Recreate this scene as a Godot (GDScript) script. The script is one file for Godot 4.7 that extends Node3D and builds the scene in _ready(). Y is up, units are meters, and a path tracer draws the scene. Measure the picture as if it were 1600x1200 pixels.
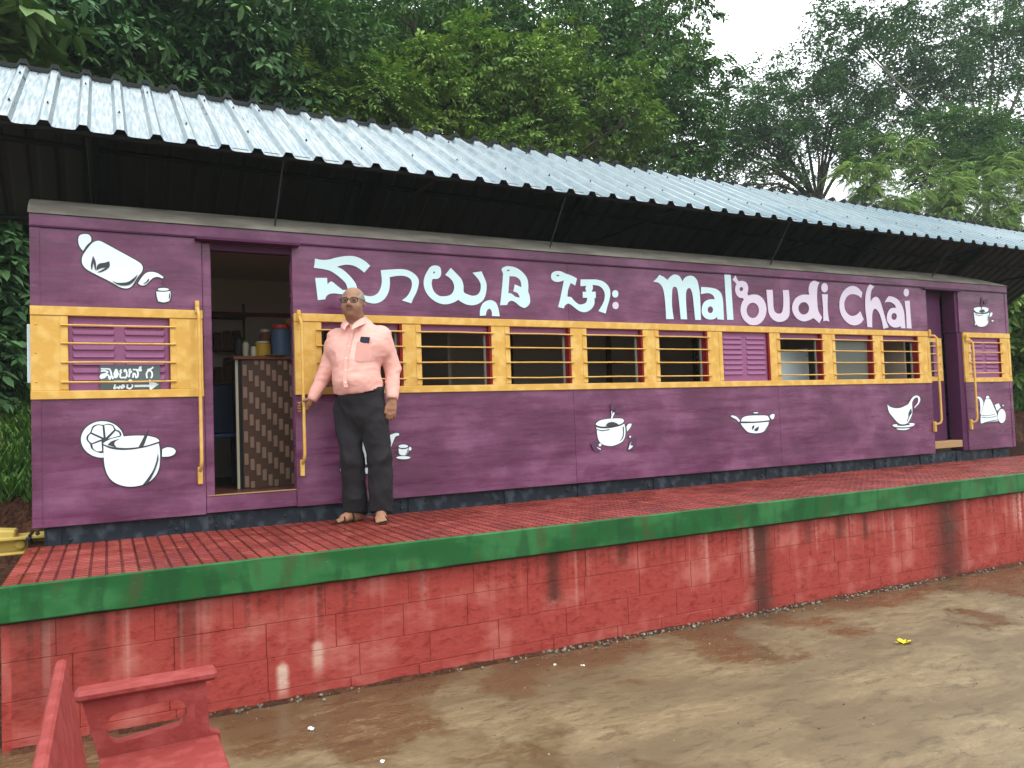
extends Node3D
# A painted railway coach that serves tea, beside a red platform under a sheet metal roof.

const WHITE_BLUE := 0
const WHITE_LILAC := 1
const COACH_END := 10.19
const DECK := -0.118

var used := {}
var M := {}
var rng := RandomNumberGenerator.new()
var coach: Node3D
var lettering: Node3D
var sign_board: Node3D
var mural_z := 0.0

class MB:
	var v := PackedVector3Array()
	var n := PackedVector3Array()
	var uv := PackedVector2Array()
	var ix := PackedInt32Array()
	var col := PackedColorArray()
	var tint := Color.WHITE
	func _uv(p: Vector3, nn: Vector3) -> Vector2:
		var a := nn.abs()
		if a.z >= a.x and a.z >= a.y: return Vector2(p.x, -p.y)
		if a.x >= a.y: return Vector2(p.z, -p.y)
		return Vector2(p.x, p.z)
	func tri(a: Vector3, b: Vector3, c: Vector3) -> void: # counterclockwise seen from outside
		var nn := (b - a).cross(c - a).normalized()
		var i := v.size()
		for p: Vector3 in [a, b, c]:
			v.append(p); n.append(nn); uv.append(_uv(p, nn)); col.append(tint)
		ix.append(i); ix.append(i + 2); ix.append(i + 1)
	func quad(a: Vector3, b: Vector3, c: Vector3, d: Vector3) -> void:
		var nn := (c - a).cross(d - b).normalized()
		if nn == Vector3.ZERO: nn = Vector3.UP
		var i := v.size()
		for p: Vector3 in [a, b, c, d]:
			v.append(p); n.append(nn); uv.append(_uv(p, nn)); col.append(tint)
		for k: int in [0, 2, 1, 0, 3, 2]: ix.append(i + k)
	func box(x0: float, x1: float, y0: float, y1: float, z0: float, z1: float, c := 0.0) -> void:
		var lo := Vector3(x0, y0, z0)
		var hi := Vector3(x1, y1, z1)
		cbox((lo + hi) / 2, (hi - lo) / 2, Basis(), c)
	func cbox(o: Vector3, h: Vector3, b: Basis, c := 0.0) -> void:
		# box with chamfered edges
		var ax := [Vector3.RIGHT, Vector3.UP, Vector3.BACK]
		var P := func(s: Vector3, k: int) -> Vector3: # corner s, on the face along axis k
			var q := Vector3()
			for i in 3: q[i] = s[i] * (h[i] - (0.0 if i == k or c == 0.0 else c))
			return o + b * q
		for k in 3:
			var i := (k + 1) % 3
			var j := (k + 2) % 3
			for s: float in [-1.0, 1.0]:
				var cs := []
				for t: Array in [[-1, -1], [1, -1], [1, 1], [-1, 1]]:
					var q := Vector3()
					q[k] = s; q[i] = t[0]; q[j] = t[1]
					cs.append(P.call(q, k))
				if s > 0: quad(cs[0], cs[1], cs[2], cs[3])
				else: quad(cs[3], cs[2], cs[1], cs[0])
		if c <= 0.0: return
		for k in 3:
			var i := (k + 1) % 3
			var j := (k + 2) % 3
			for t: Array in [[-1, -1], [1, -1], [1, 1], [-1, 1]]:
				var q0 := Vector3()
				q0[i] = t[0]; q0[j] = t[1]
				var q1 := q0
				q0[k] = -1; q1[k] = 1
				var a: Vector3 = P.call(q0, i)
				var b2: Vector3 = P.call(q1, i)
				var c2: Vector3 = P.call(q1, j)
				var d: Vector3 = P.call(q0, j)
				if t[0] * t[1] > 0: quad(a, d, c2, b2)
				else: quad(a, b2, c2, d)
		for sx: float in [-1.0, 1.0]:
			for sy: float in [-1.0, 1.0]:
				for sz: float in [-1.0, 1.0]:
					var s := Vector3(sx, sy, sz)
					var a: Vector3 = P.call(s, 0)
					var b3: Vector3 = P.call(s, 1)
					var c3: Vector3 = P.call(s, 2)
					if sx * sy * sz > 0: tri(a, b3, c3)
					else: tri(a, c3, b3)
	func tube(ps: Array, rs: Variant, sides := 8, caps := true) -> void:
		var base := v.size()
		var prev := Vector3.ZERO
		for k in ps.size():
			var p: Vector3 = ps[k]
			var t: Vector3 = ((ps[mini(k + 1, ps.size() - 1)] as Vector3) - (ps[maxi(k - 1, 0)] as Vector3)).normalized()
			if prev == Vector3.ZERO: prev = Vector3.UP if absf(t.y) < 0.9 else Vector3.RIGHT
			var s := t.cross(prev).normalized()
			var u := s.cross(t).normalized()
			prev = u
			var r: float = rs[k] if rs is Array else rs
			for i in sides + 1:
				var a := TAU * i / sides
				var d := s * cos(a) + u * sin(a)
				v.append(p + d * r); n.append(d); uv.append(Vector2(float(i) / sides, k)); col.append(tint)
		for k in ps.size() - 1:
			for i in sides:
				var a := base + k * (sides + 1) + i
				var b := a + sides + 1
				for q: int in [a, a + 1, b, a + 1, b + 1, b]: ix.append(q)
		if caps:
			for e: int in [0, ps.size() - 1]:
				var o: Vector3 = ps[e]
				var f := base + e * (sides + 1)
				for i in sides:
					if e == 0: tri(o, v[f + i + 1], v[f + i])
					else: tri(o, v[f + i], v[f + i + 1])
	func lathe(o: Vector3, prof: Array, sides := 16) -> void: # prof of [radius, height]
		var base := v.size()
		for k in prof.size():
			var p0: Array = prof[maxi(k - 1, 0)]
			var p1: Array = prof[mini(k + 1, prof.size() - 1)]
			var nr := Vector2(p1[1] - p0[1], p0[0] - p1[0]).normalized()
			for i in sides + 1:
				var a := TAU * i / sides
				v.append(o + Vector3(cos(a) * prof[k][0], prof[k][1], -sin(a) * prof[k][0]))
				n.append(Vector3(cos(a) * nr.x, nr.y, -sin(a) * nr.x)); uv.append(Vector2(float(i) / sides, prof[k][1])); col.append(tint)
		for k in prof.size() - 1:
			for i in sides:
				var a := base + k * (sides + 1) + i
				var b := a + sides + 1
				for q: int in [a, b, a + 1, a + 1, b, b + 1]: ix.append(q)
	func flat(poly: PackedVector2Array, z: float) -> void: # a filled outline facing +z
		var t := Geometry2D.triangulate_polygon(poly)
		for k in range(0, t.size(), 3):
			var a := poly[t[k]]
			var b := poly[t[k + 1]]
			var c := poly[t[k + 2]]
			if (b - a).cross(c - a) < 0:
				var s := b
				b = c; c = s
			tri(Vector3(a.x, a.y, z), Vector3(b.x, b.y, z), Vector3(c.x, c.y, z))
	func slab(poly: PackedVector2Array, z0: float, z1: float) -> void: # an outline with thickness
		flat(poly, z1)
		var s := v.size()
		var i0 := ix.size()
		flat(poly, z0)
		for k in range(s, v.size()): n[k] = Vector3.FORWARD
		for k in range(i0, ix.size(), 3):
			var t := ix[k]
			ix[k] = ix[k + 1]; ix[k + 1] = t
		var area := 0.0
		for i in poly.size(): area += poly[i].cross(poly[(i + 1) % poly.size()])
		for i in poly.size():
			var a := poly[i]
			var b := poly[(i + 1) % poly.size()]
			if area < 0:
				var t2 := a
				a = b; b = t2
			quad(Vector3(a.x, a.y, z1), Vector3(a.x, a.y, z0), Vector3(b.x, b.y, z0), Vector3(b.x, b.y, z1))
	func mesh() -> ArrayMesh:
		var arr := []
		arr.resize(Mesh.ARRAY_MAX)
		arr[Mesh.ARRAY_VERTEX] = v; arr[Mesh.ARRAY_NORMAL] = n; arr[Mesh.ARRAY_TEX_UV] = uv; arr[Mesh.ARRAY_INDEX] = ix; arr[Mesh.ARRAY_COLOR] = col
		var m := ArrayMesh.new()
		if v.size(): m.add_surface_from_arrays(Mesh.PRIMITIVE_TRIANGLES, arr)
		return m

# ---------------------------------------------------------------- nodes
func numbered(called: String) -> String:
	if not used.has(called):
		used[called] = 0
		return called
	used[called] += 1
	return "%s_%03d" % [called, used[called]]

func thing(called: String, label: String, category: String, at := Vector3.ZERO, group := "", turn := 0.0) -> Node3D:
	var o := Node3D.new()
	o.name = numbered(called)
	add_child(o)
	o.position = at
	o.rotation.y = turn
	tag(o, label, category, group)
	return o

func tag(o: Node, label: String, category: String, group := "") -> void:
	o.set_meta("label", label)
	o.set_meta("category", category)
	if group: o.set_meta("group", group)

func part(called: String, m: Variant, mt: Material, parent: Node, label := "") -> MeshInstance3D:
	var o := MeshInstance3D.new()
	o.name = called
	o.mesh = (m as MB).mesh() if m is MB else m
	o.material_override = mt
	parent.add_child(o, true)
	if label: o.set_meta("label", label)
	return o

func struct(called: String, m: Variant, mt: Material) -> MeshInstance3D:
	var o := part(numbered(called), m, mt, self)
	o.set_meta("kind", "structure")
	return o

func boxm(x0: float, x1: float, y0: float, y1: float, z0: float, z1: float, c := 0.0) -> MB:
	var b := MB.new()
	b.box(x0, x1, y0, y1, z0, z1, c)
	return b

# ---------------------------------------------------------------- materials
func srgb(r: float, g: float, b: float) -> Color: return Color(r, g, b)

func mat(called: String, c: Color, rough := 0.6, metal := 0.0) -> StandardMaterial3D:
	var m := StandardMaterial3D.new()
	m.resource_name = called
	m.albedo_color = c
	m.roughness = rough
	m.metallic = metal
	m.metallic_specular = 0.5 if metal > 0.0 else 0.27
	M[called] = m
	return m

func noise(w: int, h: int, f: float, sd: int, oct := 4, type := FastNoiseLite.TYPE_SIMPLEX_SMOOTH, warp := 0.0, stretch := Vector2i.ONE, gain := 0.5) -> PackedByteArray:
	var fn := FastNoiseLite.new()
	fn.seed = sd
	fn.noise_type = type
	fn.frequency = f
	fn.fractal_octaves = oct
	fn.fractal_gain = gain
	if warp > 0.0:
		fn.domain_warp_enabled = true
		fn.domain_warp_amplitude = warp
		fn.domain_warp_frequency = f * 1.5
	var im := fn.get_image(w / stretch.x, h / stretch.y)
	if stretch != Vector2i.ONE: im.resize(w, h, Image.INTERPOLATE_CUBIC)
	return im.get_data()

func blend(w: int, h: int, a: PackedByteArray, b: PackedByteArray, c: PackedByteArray, f: Callable) -> ImageTexture:
	# each pixel's colour from three noises, by a table
	var lut := PackedInt32Array()
	lut.resize(32768)
	for i in 32768:
		var q: Color = f.call((i >> 10) / 31.0, ((i >> 5) & 31) / 31.0, (i & 31) / 31.0)
		lut[i] = q.to_abgr32()
	var out := PackedInt32Array()
	out.resize(w * h)
	for i in w * h:
		out[i] = lut[(a[i] >> 3) * 1024 + (b[i] >> 3) * 32 + (c[i] >> 3)]
	return ImageTexture.create_from_image(Image.create_from_data(w, h, false, Image.FORMAT_RGBA8, out.to_byte_array()))

func grey(w: int, h: int, a: PackedByteArray) -> ImageTexture:
	return ImageTexture.create_from_image(Image.create_from_data(w, h, false, Image.FORMAT_L8, a))

func world_map(m: StandardMaterial3D, scale: Vector3, offset := Vector3.ZERO) -> void:
	m.uv1_triplanar = true
	m.uv1_world_triplanar = true
	m.uv1_scale = scale
	m.uv1_offset = offset

func sm(a: float, b: float, x: float) -> float: return smoothstep(a, b, x)

func make_materials() -> void:
	# purple paint, brushed on by hand: broad patches, the pale ones partly painted-in reflection, horizontal strokes, small wear
	var pw := 2048
	var ph := 512
	var big := noise(pw, ph, 0.007, 3, 6, FastNoiseLite.TYPE_SIMPLEX_SMOOTH, 25.0, Vector2i.ONE, 0.6)
	var stroke := noise(pw, ph, 0.035, 5, 5, FastNoiseLite.TYPE_SIMPLEX_SMOOTH, 0.0, Vector2i(8, 1), 0.65)
	var fine := noise(pw, ph, 0.07, 9, 5, FastNoiseLite.TYPE_SIMPLEX_SMOOTH, 0.0, Vector2i.ONE, 0.7)
	var dark := srgb(0.335, 0.155, 0.27)
	var mid := srgb(0.425, 0.230, 0.360)
	var pale := srgb(0.545, 0.385, 0.48)
	var pm := mat("purple_paint", Color.WHITE, 0.36)
	pm.metallic_specular = 0.45
	pm.albedo_texture = blend(pw, ph, big, stroke, fine, func(a: float, b: float, c: float) -> Color:
		var q := dark.lerp(mid, sm(0.2, 0.78, a * 0.75 + b * 0.25))
		q = q.lerp(pale, sm(0.46, 0.92, b * 0.32 + a * 0.48 + c * 0.2) * 0.62)
		return q.lerp(srgb(0.3, 0.17, 0.27), sm(0.72, 0.92, c) * 0.5).lerp(pale, sm(0.70, 0.9, 1.0 - c) * 0.35))
	world_map(pm, Vector3(1 / 10.4, 1 / 2.1, 1 / 10.4), Vector3(0.02, 0.05, 0))
	pm.roughness_texture = grey(pw, ph, stroke)
	pm.roughness = 0.75
	pm.heightmap_enabled = true
	pm.heightmap_texture = grey(pw, ph, noise(pw, ph, 0.02, 15, 4, FastNoiseLite.TYPE_SIMPLEX_SMOOTH, 0.0, Vector2i(4, 1)))
	pm.heightmap_scale = 0.35
	pm.heightmap_deep_parallax = false
	var pk := mat("shutter_paint", srgb(0.54, 0.335, 0.475), 0.45)
	var pd := mat("dark_purple_paint", srgb(0.30, 0.14, 0.27), 0.5)
	pd.heightmap_enabled = true
	var sq := 512
	var f1 := noise(sq, sq, 0.012, 21, 4)
	var f2 := noise(sq, sq, 0.05, 22, 4)
	var f3 := noise(sq, sq, 0.16, 23, 2)
	pd.heightmap_texture = grey(sq, sq, f1)
	pd.heightmap_scale = 0.2
	world_map(pd, Vector3.ONE * 1.2)
	pk.heightmap_enabled = true
	pk.heightmap_texture = pd.heightmap_texture
	pk.heightmap_scale = 0.15
	world_map(pk, Vector3.ONE * 2.0)
	var ym := mat("yellow_paint", Color.WHITE, 0.45)
	ym.albedo_texture = blend(sq, sq, f1, f2, f3, func(a: float, b: float, c: float) -> Color:
		var q := srgb(0.79, 0.62, 0.315).lerp(srgb(0.835, 0.69, 0.40), sm(0.3, 0.8, a))
		return q.lerp(srgb(0.58, 0.40, 0.2), sm(0.78, 0.98, b) * 0.35 + sm(0.86, 1.0, c) * 0.4))
	world_map(ym, Vector3.ONE * 1.1)
	ym.heightmap_enabled = true
	ym.heightmap_texture = grey(sq, sq, f1)
	ym.heightmap_scale = 0.3
	var um := mat("underframe_paint", Color.WHITE, 0.5)
	um.albedo_texture = blend(sq, sq, f1, f2, f3, func(a: float, b: float, c: float) -> Color:
		return srgb(0.13, 0.15, 0.18).lerp(srgb(0.24, 0.27, 0.30), sm(0.4, 0.9, a)).lerp(srgb(0.32, 0.25, 0.2), sm(0.75, 1.0, b) * 0.5))
	world_map(um, Vector3.ONE * 1.3)
	mat("red_paint", srgb(0.48, 0.09, 0.10), 0.5)
	mat("white_paint", srgb(0.86, 0.91, 0.93), 0.5)
	mat("letter_blue", srgb(0.76, 0.86, 0.88), 0.45)
	mat("letter_lilac", srgb(0.80, 0.76, 0.83), 0.45)
	mat("mural_dark", srgb(0.25, 0.255, 0.28), 0.5)
	mat("mural_steam", srgb(0.34, 0.24, 0.33), 0.5)
	mat("outline_dark", srgb(0.30, 0.18, 0.27), 0.5)
	mat("sign_grey", srgb(0.36, 0.39, 0.40), 0.6)
	var gr := mat("coach_roof_paint", Color.WHITE, 0.7)
	gr.albedo_texture = blend(sq, sq, f1, f2, f3, func(a: float, b: float, c: float) -> Color:
		return srgb(0.43, 0.41, 0.375).lerp(srgb(0.54, 0.52, 0.48), sm(0.3, 0.8, a)).lerp(srgb(0.3, 0.28, 0.25), sm(0.7, 0.95, b) * 0.5))
	world_map(gr, Vector3(0.35, 1.2, 1.2))
	# inside
	mat("inner_wall", srgb(0.74, 0.68, 0.63), 0.7)
	mat("inner_floor", srgb(0.33, 0.2, 0.16), 0.35)
	mat("inner_dark", srgb(0.2, 0.17, 0.16), 0.6)
	mat("wood", srgb(0.36, 0.2, 0.13), 0.55)
	mat("threshold_wood", srgb(0.62, 0.5, 0.36), 0.6)
	mat("black", srgb(0.07, 0.07, 0.08), 0.5)
	mat("steel", srgb(0.75, 0.76, 0.77), 0.3, 0.9)
	mat("cane_light", srgb(0.45, 0.36, 0.31), 0.4)
	mat("cane_dark", srgb(0.26, 0.18, 0.14), 0.4)
	mat("blue_plastic", srgb(0.10, 0.14, 0.24), 0.4)
	mat("green_plastic", srgb(0.2, 0.45, 0.25), 0.5)
	mat("jar_yellow", srgb(0.55, 0.43, 0.12), 0.4)
	mat("jar_blue", srgb(0.22, 0.28, 0.36), 0.4)
	mat("jar_cream", srgb(0.6, 0.57, 0.5), 0.4)
	mat("packet_red", srgb(0.6, 0.12, 0.1), 0.4)
	mat("mesh_grey", srgb(0.50, 0.52, 0.5), 0.6)
	# roof sheet: zinc coated steel with dull bloom
	for k in 3:
		var zm := mat("zinc_%d" % k, Color.WHITE, 0.30, 0.85)
		var z1 := srgb(0.44, 0.495, 0.515).lerp(srgb(0.48, 0.53, 0.545), k / 2.0)
		zm.albedo_texture = blend(sq, sq, f1, f2, f3, func(a: float, b: float, c: float) -> Color:
			return z1.lerp(srgb(0.38, 0.46, 0.50), sm(0.4, 0.9, a)).lerp(srgb(0.60, 0.65, 0.67), sm(0.65, 1.0, b) * 0.4).lerp(srgb(0.5, 0.52, 0.5), sm(0.82, 1.0, c) * 0.3))
		world_map(zm, Vector3(1.7, 0.22, 0.16), Vector3(0.31 * k, 0.1, 0.17 * k))
		zm.roughness_texture = grey(sq, sq, f2)
		zm.roughness = 0.75
	mat("dark_sheet", srgb(0.24, 0.245, 0.25), 0.5)  # back slope seen from below: its shade is put into the colour
	mat("ridge_dark", srgb(0.07, 0.085, 0.085), 0.7)
	mat("tube_dark", srgb(0.13, 0.14, 0.155), 0.6, 0.0)
	mat("tube_grey", srgb(0.19, 0.20, 0.21), 0.6, 0.0)
	# platform
	for k in 3:
		var tm := mat("tile_red_%d" % k, Color.WHITE, 0.5)
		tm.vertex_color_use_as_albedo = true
		var t1: Color = [srgb(0.54, 0.235, 0.205), srgb(0.58, 0.26, 0.235), srgb(0.50, 0.21, 0.18)][k]
		tm.albedo_texture = blend(sq, sq, f1, f2, f3, func(a: float, b: float, c: float) -> Color:
			return t1.lerp(srgb(0.66, 0.36, 0.33), sm(0.5, 0.95, a) * 0.6).lerp(srgb(0.38, 0.16, 0.13), sm(0.7, 0.98, b) * 0.35).lerp(srgb(0.7, 0.42, 0.38), sm(0.85, 1.0, c) * 0.25))
		world_map(tm, Vector3(0.6, 0.6, 0.6), Vector3(0.3 * k, 0, 0.2 * k))
		tm.roughness_texture = grey(sq, sq, f1)
		tm.roughness = 0.75
	mat("tile_joint", srgb(0.21, 0.075, 0.06), 0.35)
	var gm := mat("green_paint", Color.WHITE, 0.5)
	var gw := 2048
	var gh := 64
	var drip := noise(gw, gh, 0.035, 31, 5, FastNoiseLite.TYPE_SIMPLEX_SMOOTH, 0.0, Vector2i(1, 8))
	var gbig := noise(gw, gh, 0.01, 33, 4)
	var gfine := noise(gw, gh, 0.2, 34, 4, FastNoiseLite.TYPE_SIMPLEX_SMOOTH, 0.0, Vector2i(2, 1), 0.7)
	gm.albedo_texture = blend(gw, gh, drip, gbig, gfine, func(a: float, b: float, c: float) -> Color:
		var q := srgb(0.115, 0.32, 0.16).lerp(srgb(0.19, 0.405, 0.23), sm(0.3, 0.75, b))
		q = q.lerp(srgb(0.26, 0.28, 0.16), sm(0.58, 0.9, a) * 0.6).lerp(srgb(0.10, 0.24, 0.13), sm(0.55, 0.8, 1.0 - a) * 0.5)
		return q.lerp(srgb(0.55, 0.66, 0.56), sm(0.74, 1.0, c) * 0.35))
	gm.uv1_scale = Vector3(1 / 14.0, 1 / 0.2, 1)
	gm.uv1_offset = Vector3(0, -0.55, 0)
	gm.heightmap_enabled = true
	gm.heightmap_texture = grey(gw, gh, gbig)
	gm.heightmap_scale = 0.3
	wall_material()
	ground_material()
	mat("soil", Color.WHITE, 0.9)
	M.soil.albedo_texture = blend(sq, sq, f1, f2, f3, func(a: float, b: float, c: float) -> Color:
		return srgb(0.22, 0.13, 0.09).lerp(srgb(0.38, 0.24, 0.17), sm(0.3, 0.8, a * 0.5 + b * 0.5)).lerp(srgb(0.6, 0.5, 0.42), sm(0.9, 1.0, c) * 0.6))
	world_map(M.soil, Vector3.ONE * 0.8)
	M.soil.heightmap_enabled = true
	M.soil.heightmap_texture = grey(sq, sq, f2)
	M.soil.heightmap_scale = 3.0
	var bench := mat("bench_red", Color.WHITE, 0.55)
	bench.albedo_texture = blend(sq, sq, f1, f2, f3, func(a: float, b: float, c: float) -> Color:
		return srgb(0.51, 0.21, 0.20).lerp(srgb(0.56, 0.26, 0.25), sm(0.3, 0.8, a)).lerp(srgb(0.7, 0.42, 0.39), sm(0.75, 1.0, b) * 0.25).lerp(srgb(0.42, 0.14, 0.13), sm(0.8, 1.0, c) * 0.4))
	world_map(bench, Vector3.ONE * 1.5)
	bench.heightmap_enabled = true
	bench.heightmap_texture = grey(sq, sq, f2)
	bench.heightmap_scale = 0.15
	var bk := mat("bark", Color.WHITE, 0.9)
	bk.albedo_texture = blend(sq, sq, f1, f2, f3, func(a: float, b: float, c: float) -> Color:
		return srgb(0.20, 0.17, 0.14).lerp(srgb(0.36, 0.32, 0.27), sm(0.3, 0.8, a * 0.5 + b * 0.5)))
	world_map(bk, Vector3(2, 0.7, 2))
	var pb := mat("pale_bark", Color.WHITE, 0.85)
	pb.albedo_texture = blend(sq, sq, f1, f2, f3, func(a: float, b: float, c: float) -> Color:
		return srgb(0.42, 0.43, 0.38).lerp(srgb(0.66, 0.66, 0.6), sm(0.3, 0.8, a * 0.5 + b * 0.5)))
	world_map(pb, Vector3(1, 0.5, 1))
	var lf := mat("leaf", Color.WHITE, 0.55)
	lf.vertex_color_use_as_albedo = true
	lf.backlight_enabled = true
	lf.backlight = Color(0.30, 0.38, 0.14)
	lf.cull_mode = BaseMaterial3D.CULL_DISABLED
	var vc := mat("coloured", Color.WHITE, 0.6)
	vc.vertex_color_use_as_albedo = true
	mat("rivet", srgb(0.17, 0.19, 0.22), 0.5)
	mat("drawbar_yellow", srgb(0.78, 0.68, 0.36), 0.55)
	mat("stone_pale", srgb(0.6, 0.57, 0.5), 0.9)
	mat("stone_dark", srgb(0.2, 0.18, 0.16), 0.9)
	# clothes
	var sh := mat("shirt_cloth", srgb(0.87, 0.655, 0.615), 0.8)
	sh.rim_enabled = true
	sh.rim = 0.25
	sh.vertex_color_use_as_albedo = true
	mat("trouser_cloth", srgb(0.155, 0.148, 0.16), 0.85)
	var sk := mat("skin", Color.WHITE, 0.5)
	sk.vertex_color_use_as_albedo = true
	sk.subsurf_scatter_enabled = true
	sk.subsurf_scatter_strength = 0.08
	mat("hair_grey", srgb(0.55, 0.53, 0.50), 0.8)
	mat("eye_white", srgb(0.62, 0.56, 0.52), 0.2)
	mat("eye_dark", srgb(0.08, 0.05, 0.04), 0.15)
	mat("frame_dark", srgb(0.10, 0.07, 0.06), 0.3)
	mat("sandal_brown", srgb(0.20, 0.12, 0.08), 0.6)
	mat("belt_black", srgb(0.06, 0.06, 0.06), 0.5)
	mat("phone_dark", srgb(0.14, 0.16, 0.22), 0.25)
	mat("petal_white", srgb(0.9, 0.88, 0.84), 0.7)
	mat("petal_yellow", srgb(0.8, 0.75, 0.15), 0.7)

func wall_material() -> void:
	# red paint over blocks: chalky patches, dark drips from under the ledge, white lime runs
	var w := 2048
	var h := 160
	var a := noise(w, h, 0.012, 41, 4)
	var runs := noise(w, 1, 0.05, 43, 5)
	var runs2 := noise(w, 1, 0.11, 44, 3)
	var fine := noise(w, h, 0.12, 45, 5, FastNoiseLite.TYPE_SIMPLEX_SMOOTH, 0.0, Vector2i(1, 1), 0.75)
	var hand := noise(w, h, 0.05, 46, 5, FastNoiseLite.TYPE_SIMPLEX_SMOOTH, 12.0, Vector2i.ONE, 0.7)
	var out := PackedInt32Array()
	out.resize(w * h)
	# [x metres, half width, reach, strength] of the black drips and of the white runs
	var black := [[2.92, 0.05, 0.34, 0.75], [4.70, 0.10, 0.75, 0.8], [6.90, 0.18, 0.72, 0.75], [5.55, 0.05, 0.2, 0.5], [5.85, 0.04, 0.25, 0.5], [3.45, 0.04, 0.15, 0.4], [0.1, 0.2, 0.5, 0.25], [0.75, 0.06, 0.3, 0.35], [0.35, 0.05, 0.35, 0.35], [5.2, 0.05, 0.2, 0.4], [9.6, 0.06, 0.2, 0.4]]
	var lime := [[8.05, 0.17, 0.42, 0.75], [4.62, 0.03, 0.4, 0.6], [1.22, 0.032, 0.5, 0.0], [1.41, 0.03, 0.4, 0.0], [5.02, 0.03, 0.36, 0.4], [5.3, 0.05, 0.3, 0.4], [5.7, 0.06, 0.3, 0.35], [6.1, 0.05, 0.3, 0.35], [3.2, 0.03, 0.3, 0.3], [4.15, 0.04, 0.3, 0.3], [2.05, 0.04, 0.3, 0.3], [8.6, 0.03, 0.2, 0.4], [9.3, 0.08, 0.3, 0.4]]
	var base := srgb(0.58, 0.235, 0.21)
	var deep := srgb(0.475, 0.15, 0.12)
	var chalk := srgb(0.66, 0.375, 0.345)
	var soot := srgb(0.20, 0.125, 0.10)
	var white := srgb(0.80, 0.70, 0.66)
	for i in w:
		var x := i / 2048.0 * 14.0
		var dk := 0.0
		var reach := 0.0
		for q: Array in black:
			var t: float = exp(-pow((x - q[0]) / q[1], 2)) * q[3]
			if t > dk: dk = t; reach = q[2]
		var wh := 0.0
		var wreach := 0.0
		for q: Array in lime:
			var t: float = exp(-pow((x - q[0]) / q[1], 2)) * q[3]
			if t > wh: wh = t; wreach = q[2]
		var r := runs[i] / 255.0
		var r2 := runs2[i] / 255.0
		for j in h:
			var d := j / float(h) * 0.7 # metres below the ledge
			var k := j * w + i
			var na := a[k] / 255.0
			var nf := fine[k] / 255.0
			var nh := hand[k] / 255.0
			var c := base.lerp(deep, sm(0.5, 0.8, nh * 0.6 + nf * 0.4) * 0.8).lerp(chalk, sm(0.45, 0.8, na * 0.75 + r * 0.25) * 0.8)
			c = c.lerp(soot, sm(0.55, 0.8, r2) * (1.0 - sm(0.05, 0.15 + 0.35 * r, d)) * 0.32 * sm(0.2, 0.6, nf))
			c = c.lerp(chalk.lerp(white, 0.35), sm(0.62, 0.85, r) * sm(0.5, 0.8, r2 + 0.2) * (1.0 - sm(0.2, 0.5, d)) * 0.55)
			c = c.lerp(soot, dk * (1.0 - sm(reach * 0.8, reach * 1.05, d + (nf - 0.5) * 0.12)) * (0.6 + 0.5 * na))
			c = c.lerp(white, wh * sm(0.35, 0.65, r2 * 0.5 + nf * 0.5) * (1.0 - sm(wreach * 0.5, wreach * 1.1, d)))
			# two blobs of spilt whitewash
			for q: Vector3 in [Vector3(1.225, 0.42, 1.0), Vector3(1.415, 0.335, 0.8)]:
				var s := absf(x - q.x) / (0.026 + 0.012 * (nh - 0.5))
				var top := (d - q.y) / 0.03
				c = c.lerp(srgb(0.76, 0.66, 0.60), q.z * 0.9 * clampf(1.6 - s - 0.9 * maxf(0.0, -top), 0.0, 1.0) * sm(-1.5, 0.3, top) * (1.0 - sm(2.5, 7.0, top) * 0.9))
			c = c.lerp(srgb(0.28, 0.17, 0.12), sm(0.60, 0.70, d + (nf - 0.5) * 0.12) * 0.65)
			out[k] = c.to_abgr32()
	var m := mat("wall_red", Color.WHITE, 0.7)
	m.albedo_texture = ImageTexture.create_from_image(Image.create_from_data(w, h, false, Image.FORMAT_RGBA8, out.to_byte_array()))
	m.uv1_scale = Vector3(1 / 14.0, 1 / 0.7, 1)
	m.uv1_offset = Vector3(0, -0.29 / 0.7, 0)
	m.heightmap_enabled = true
	m.heightmap_texture = grey(w, h, hand)
	m.heightmap_scale = 0.5

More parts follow.
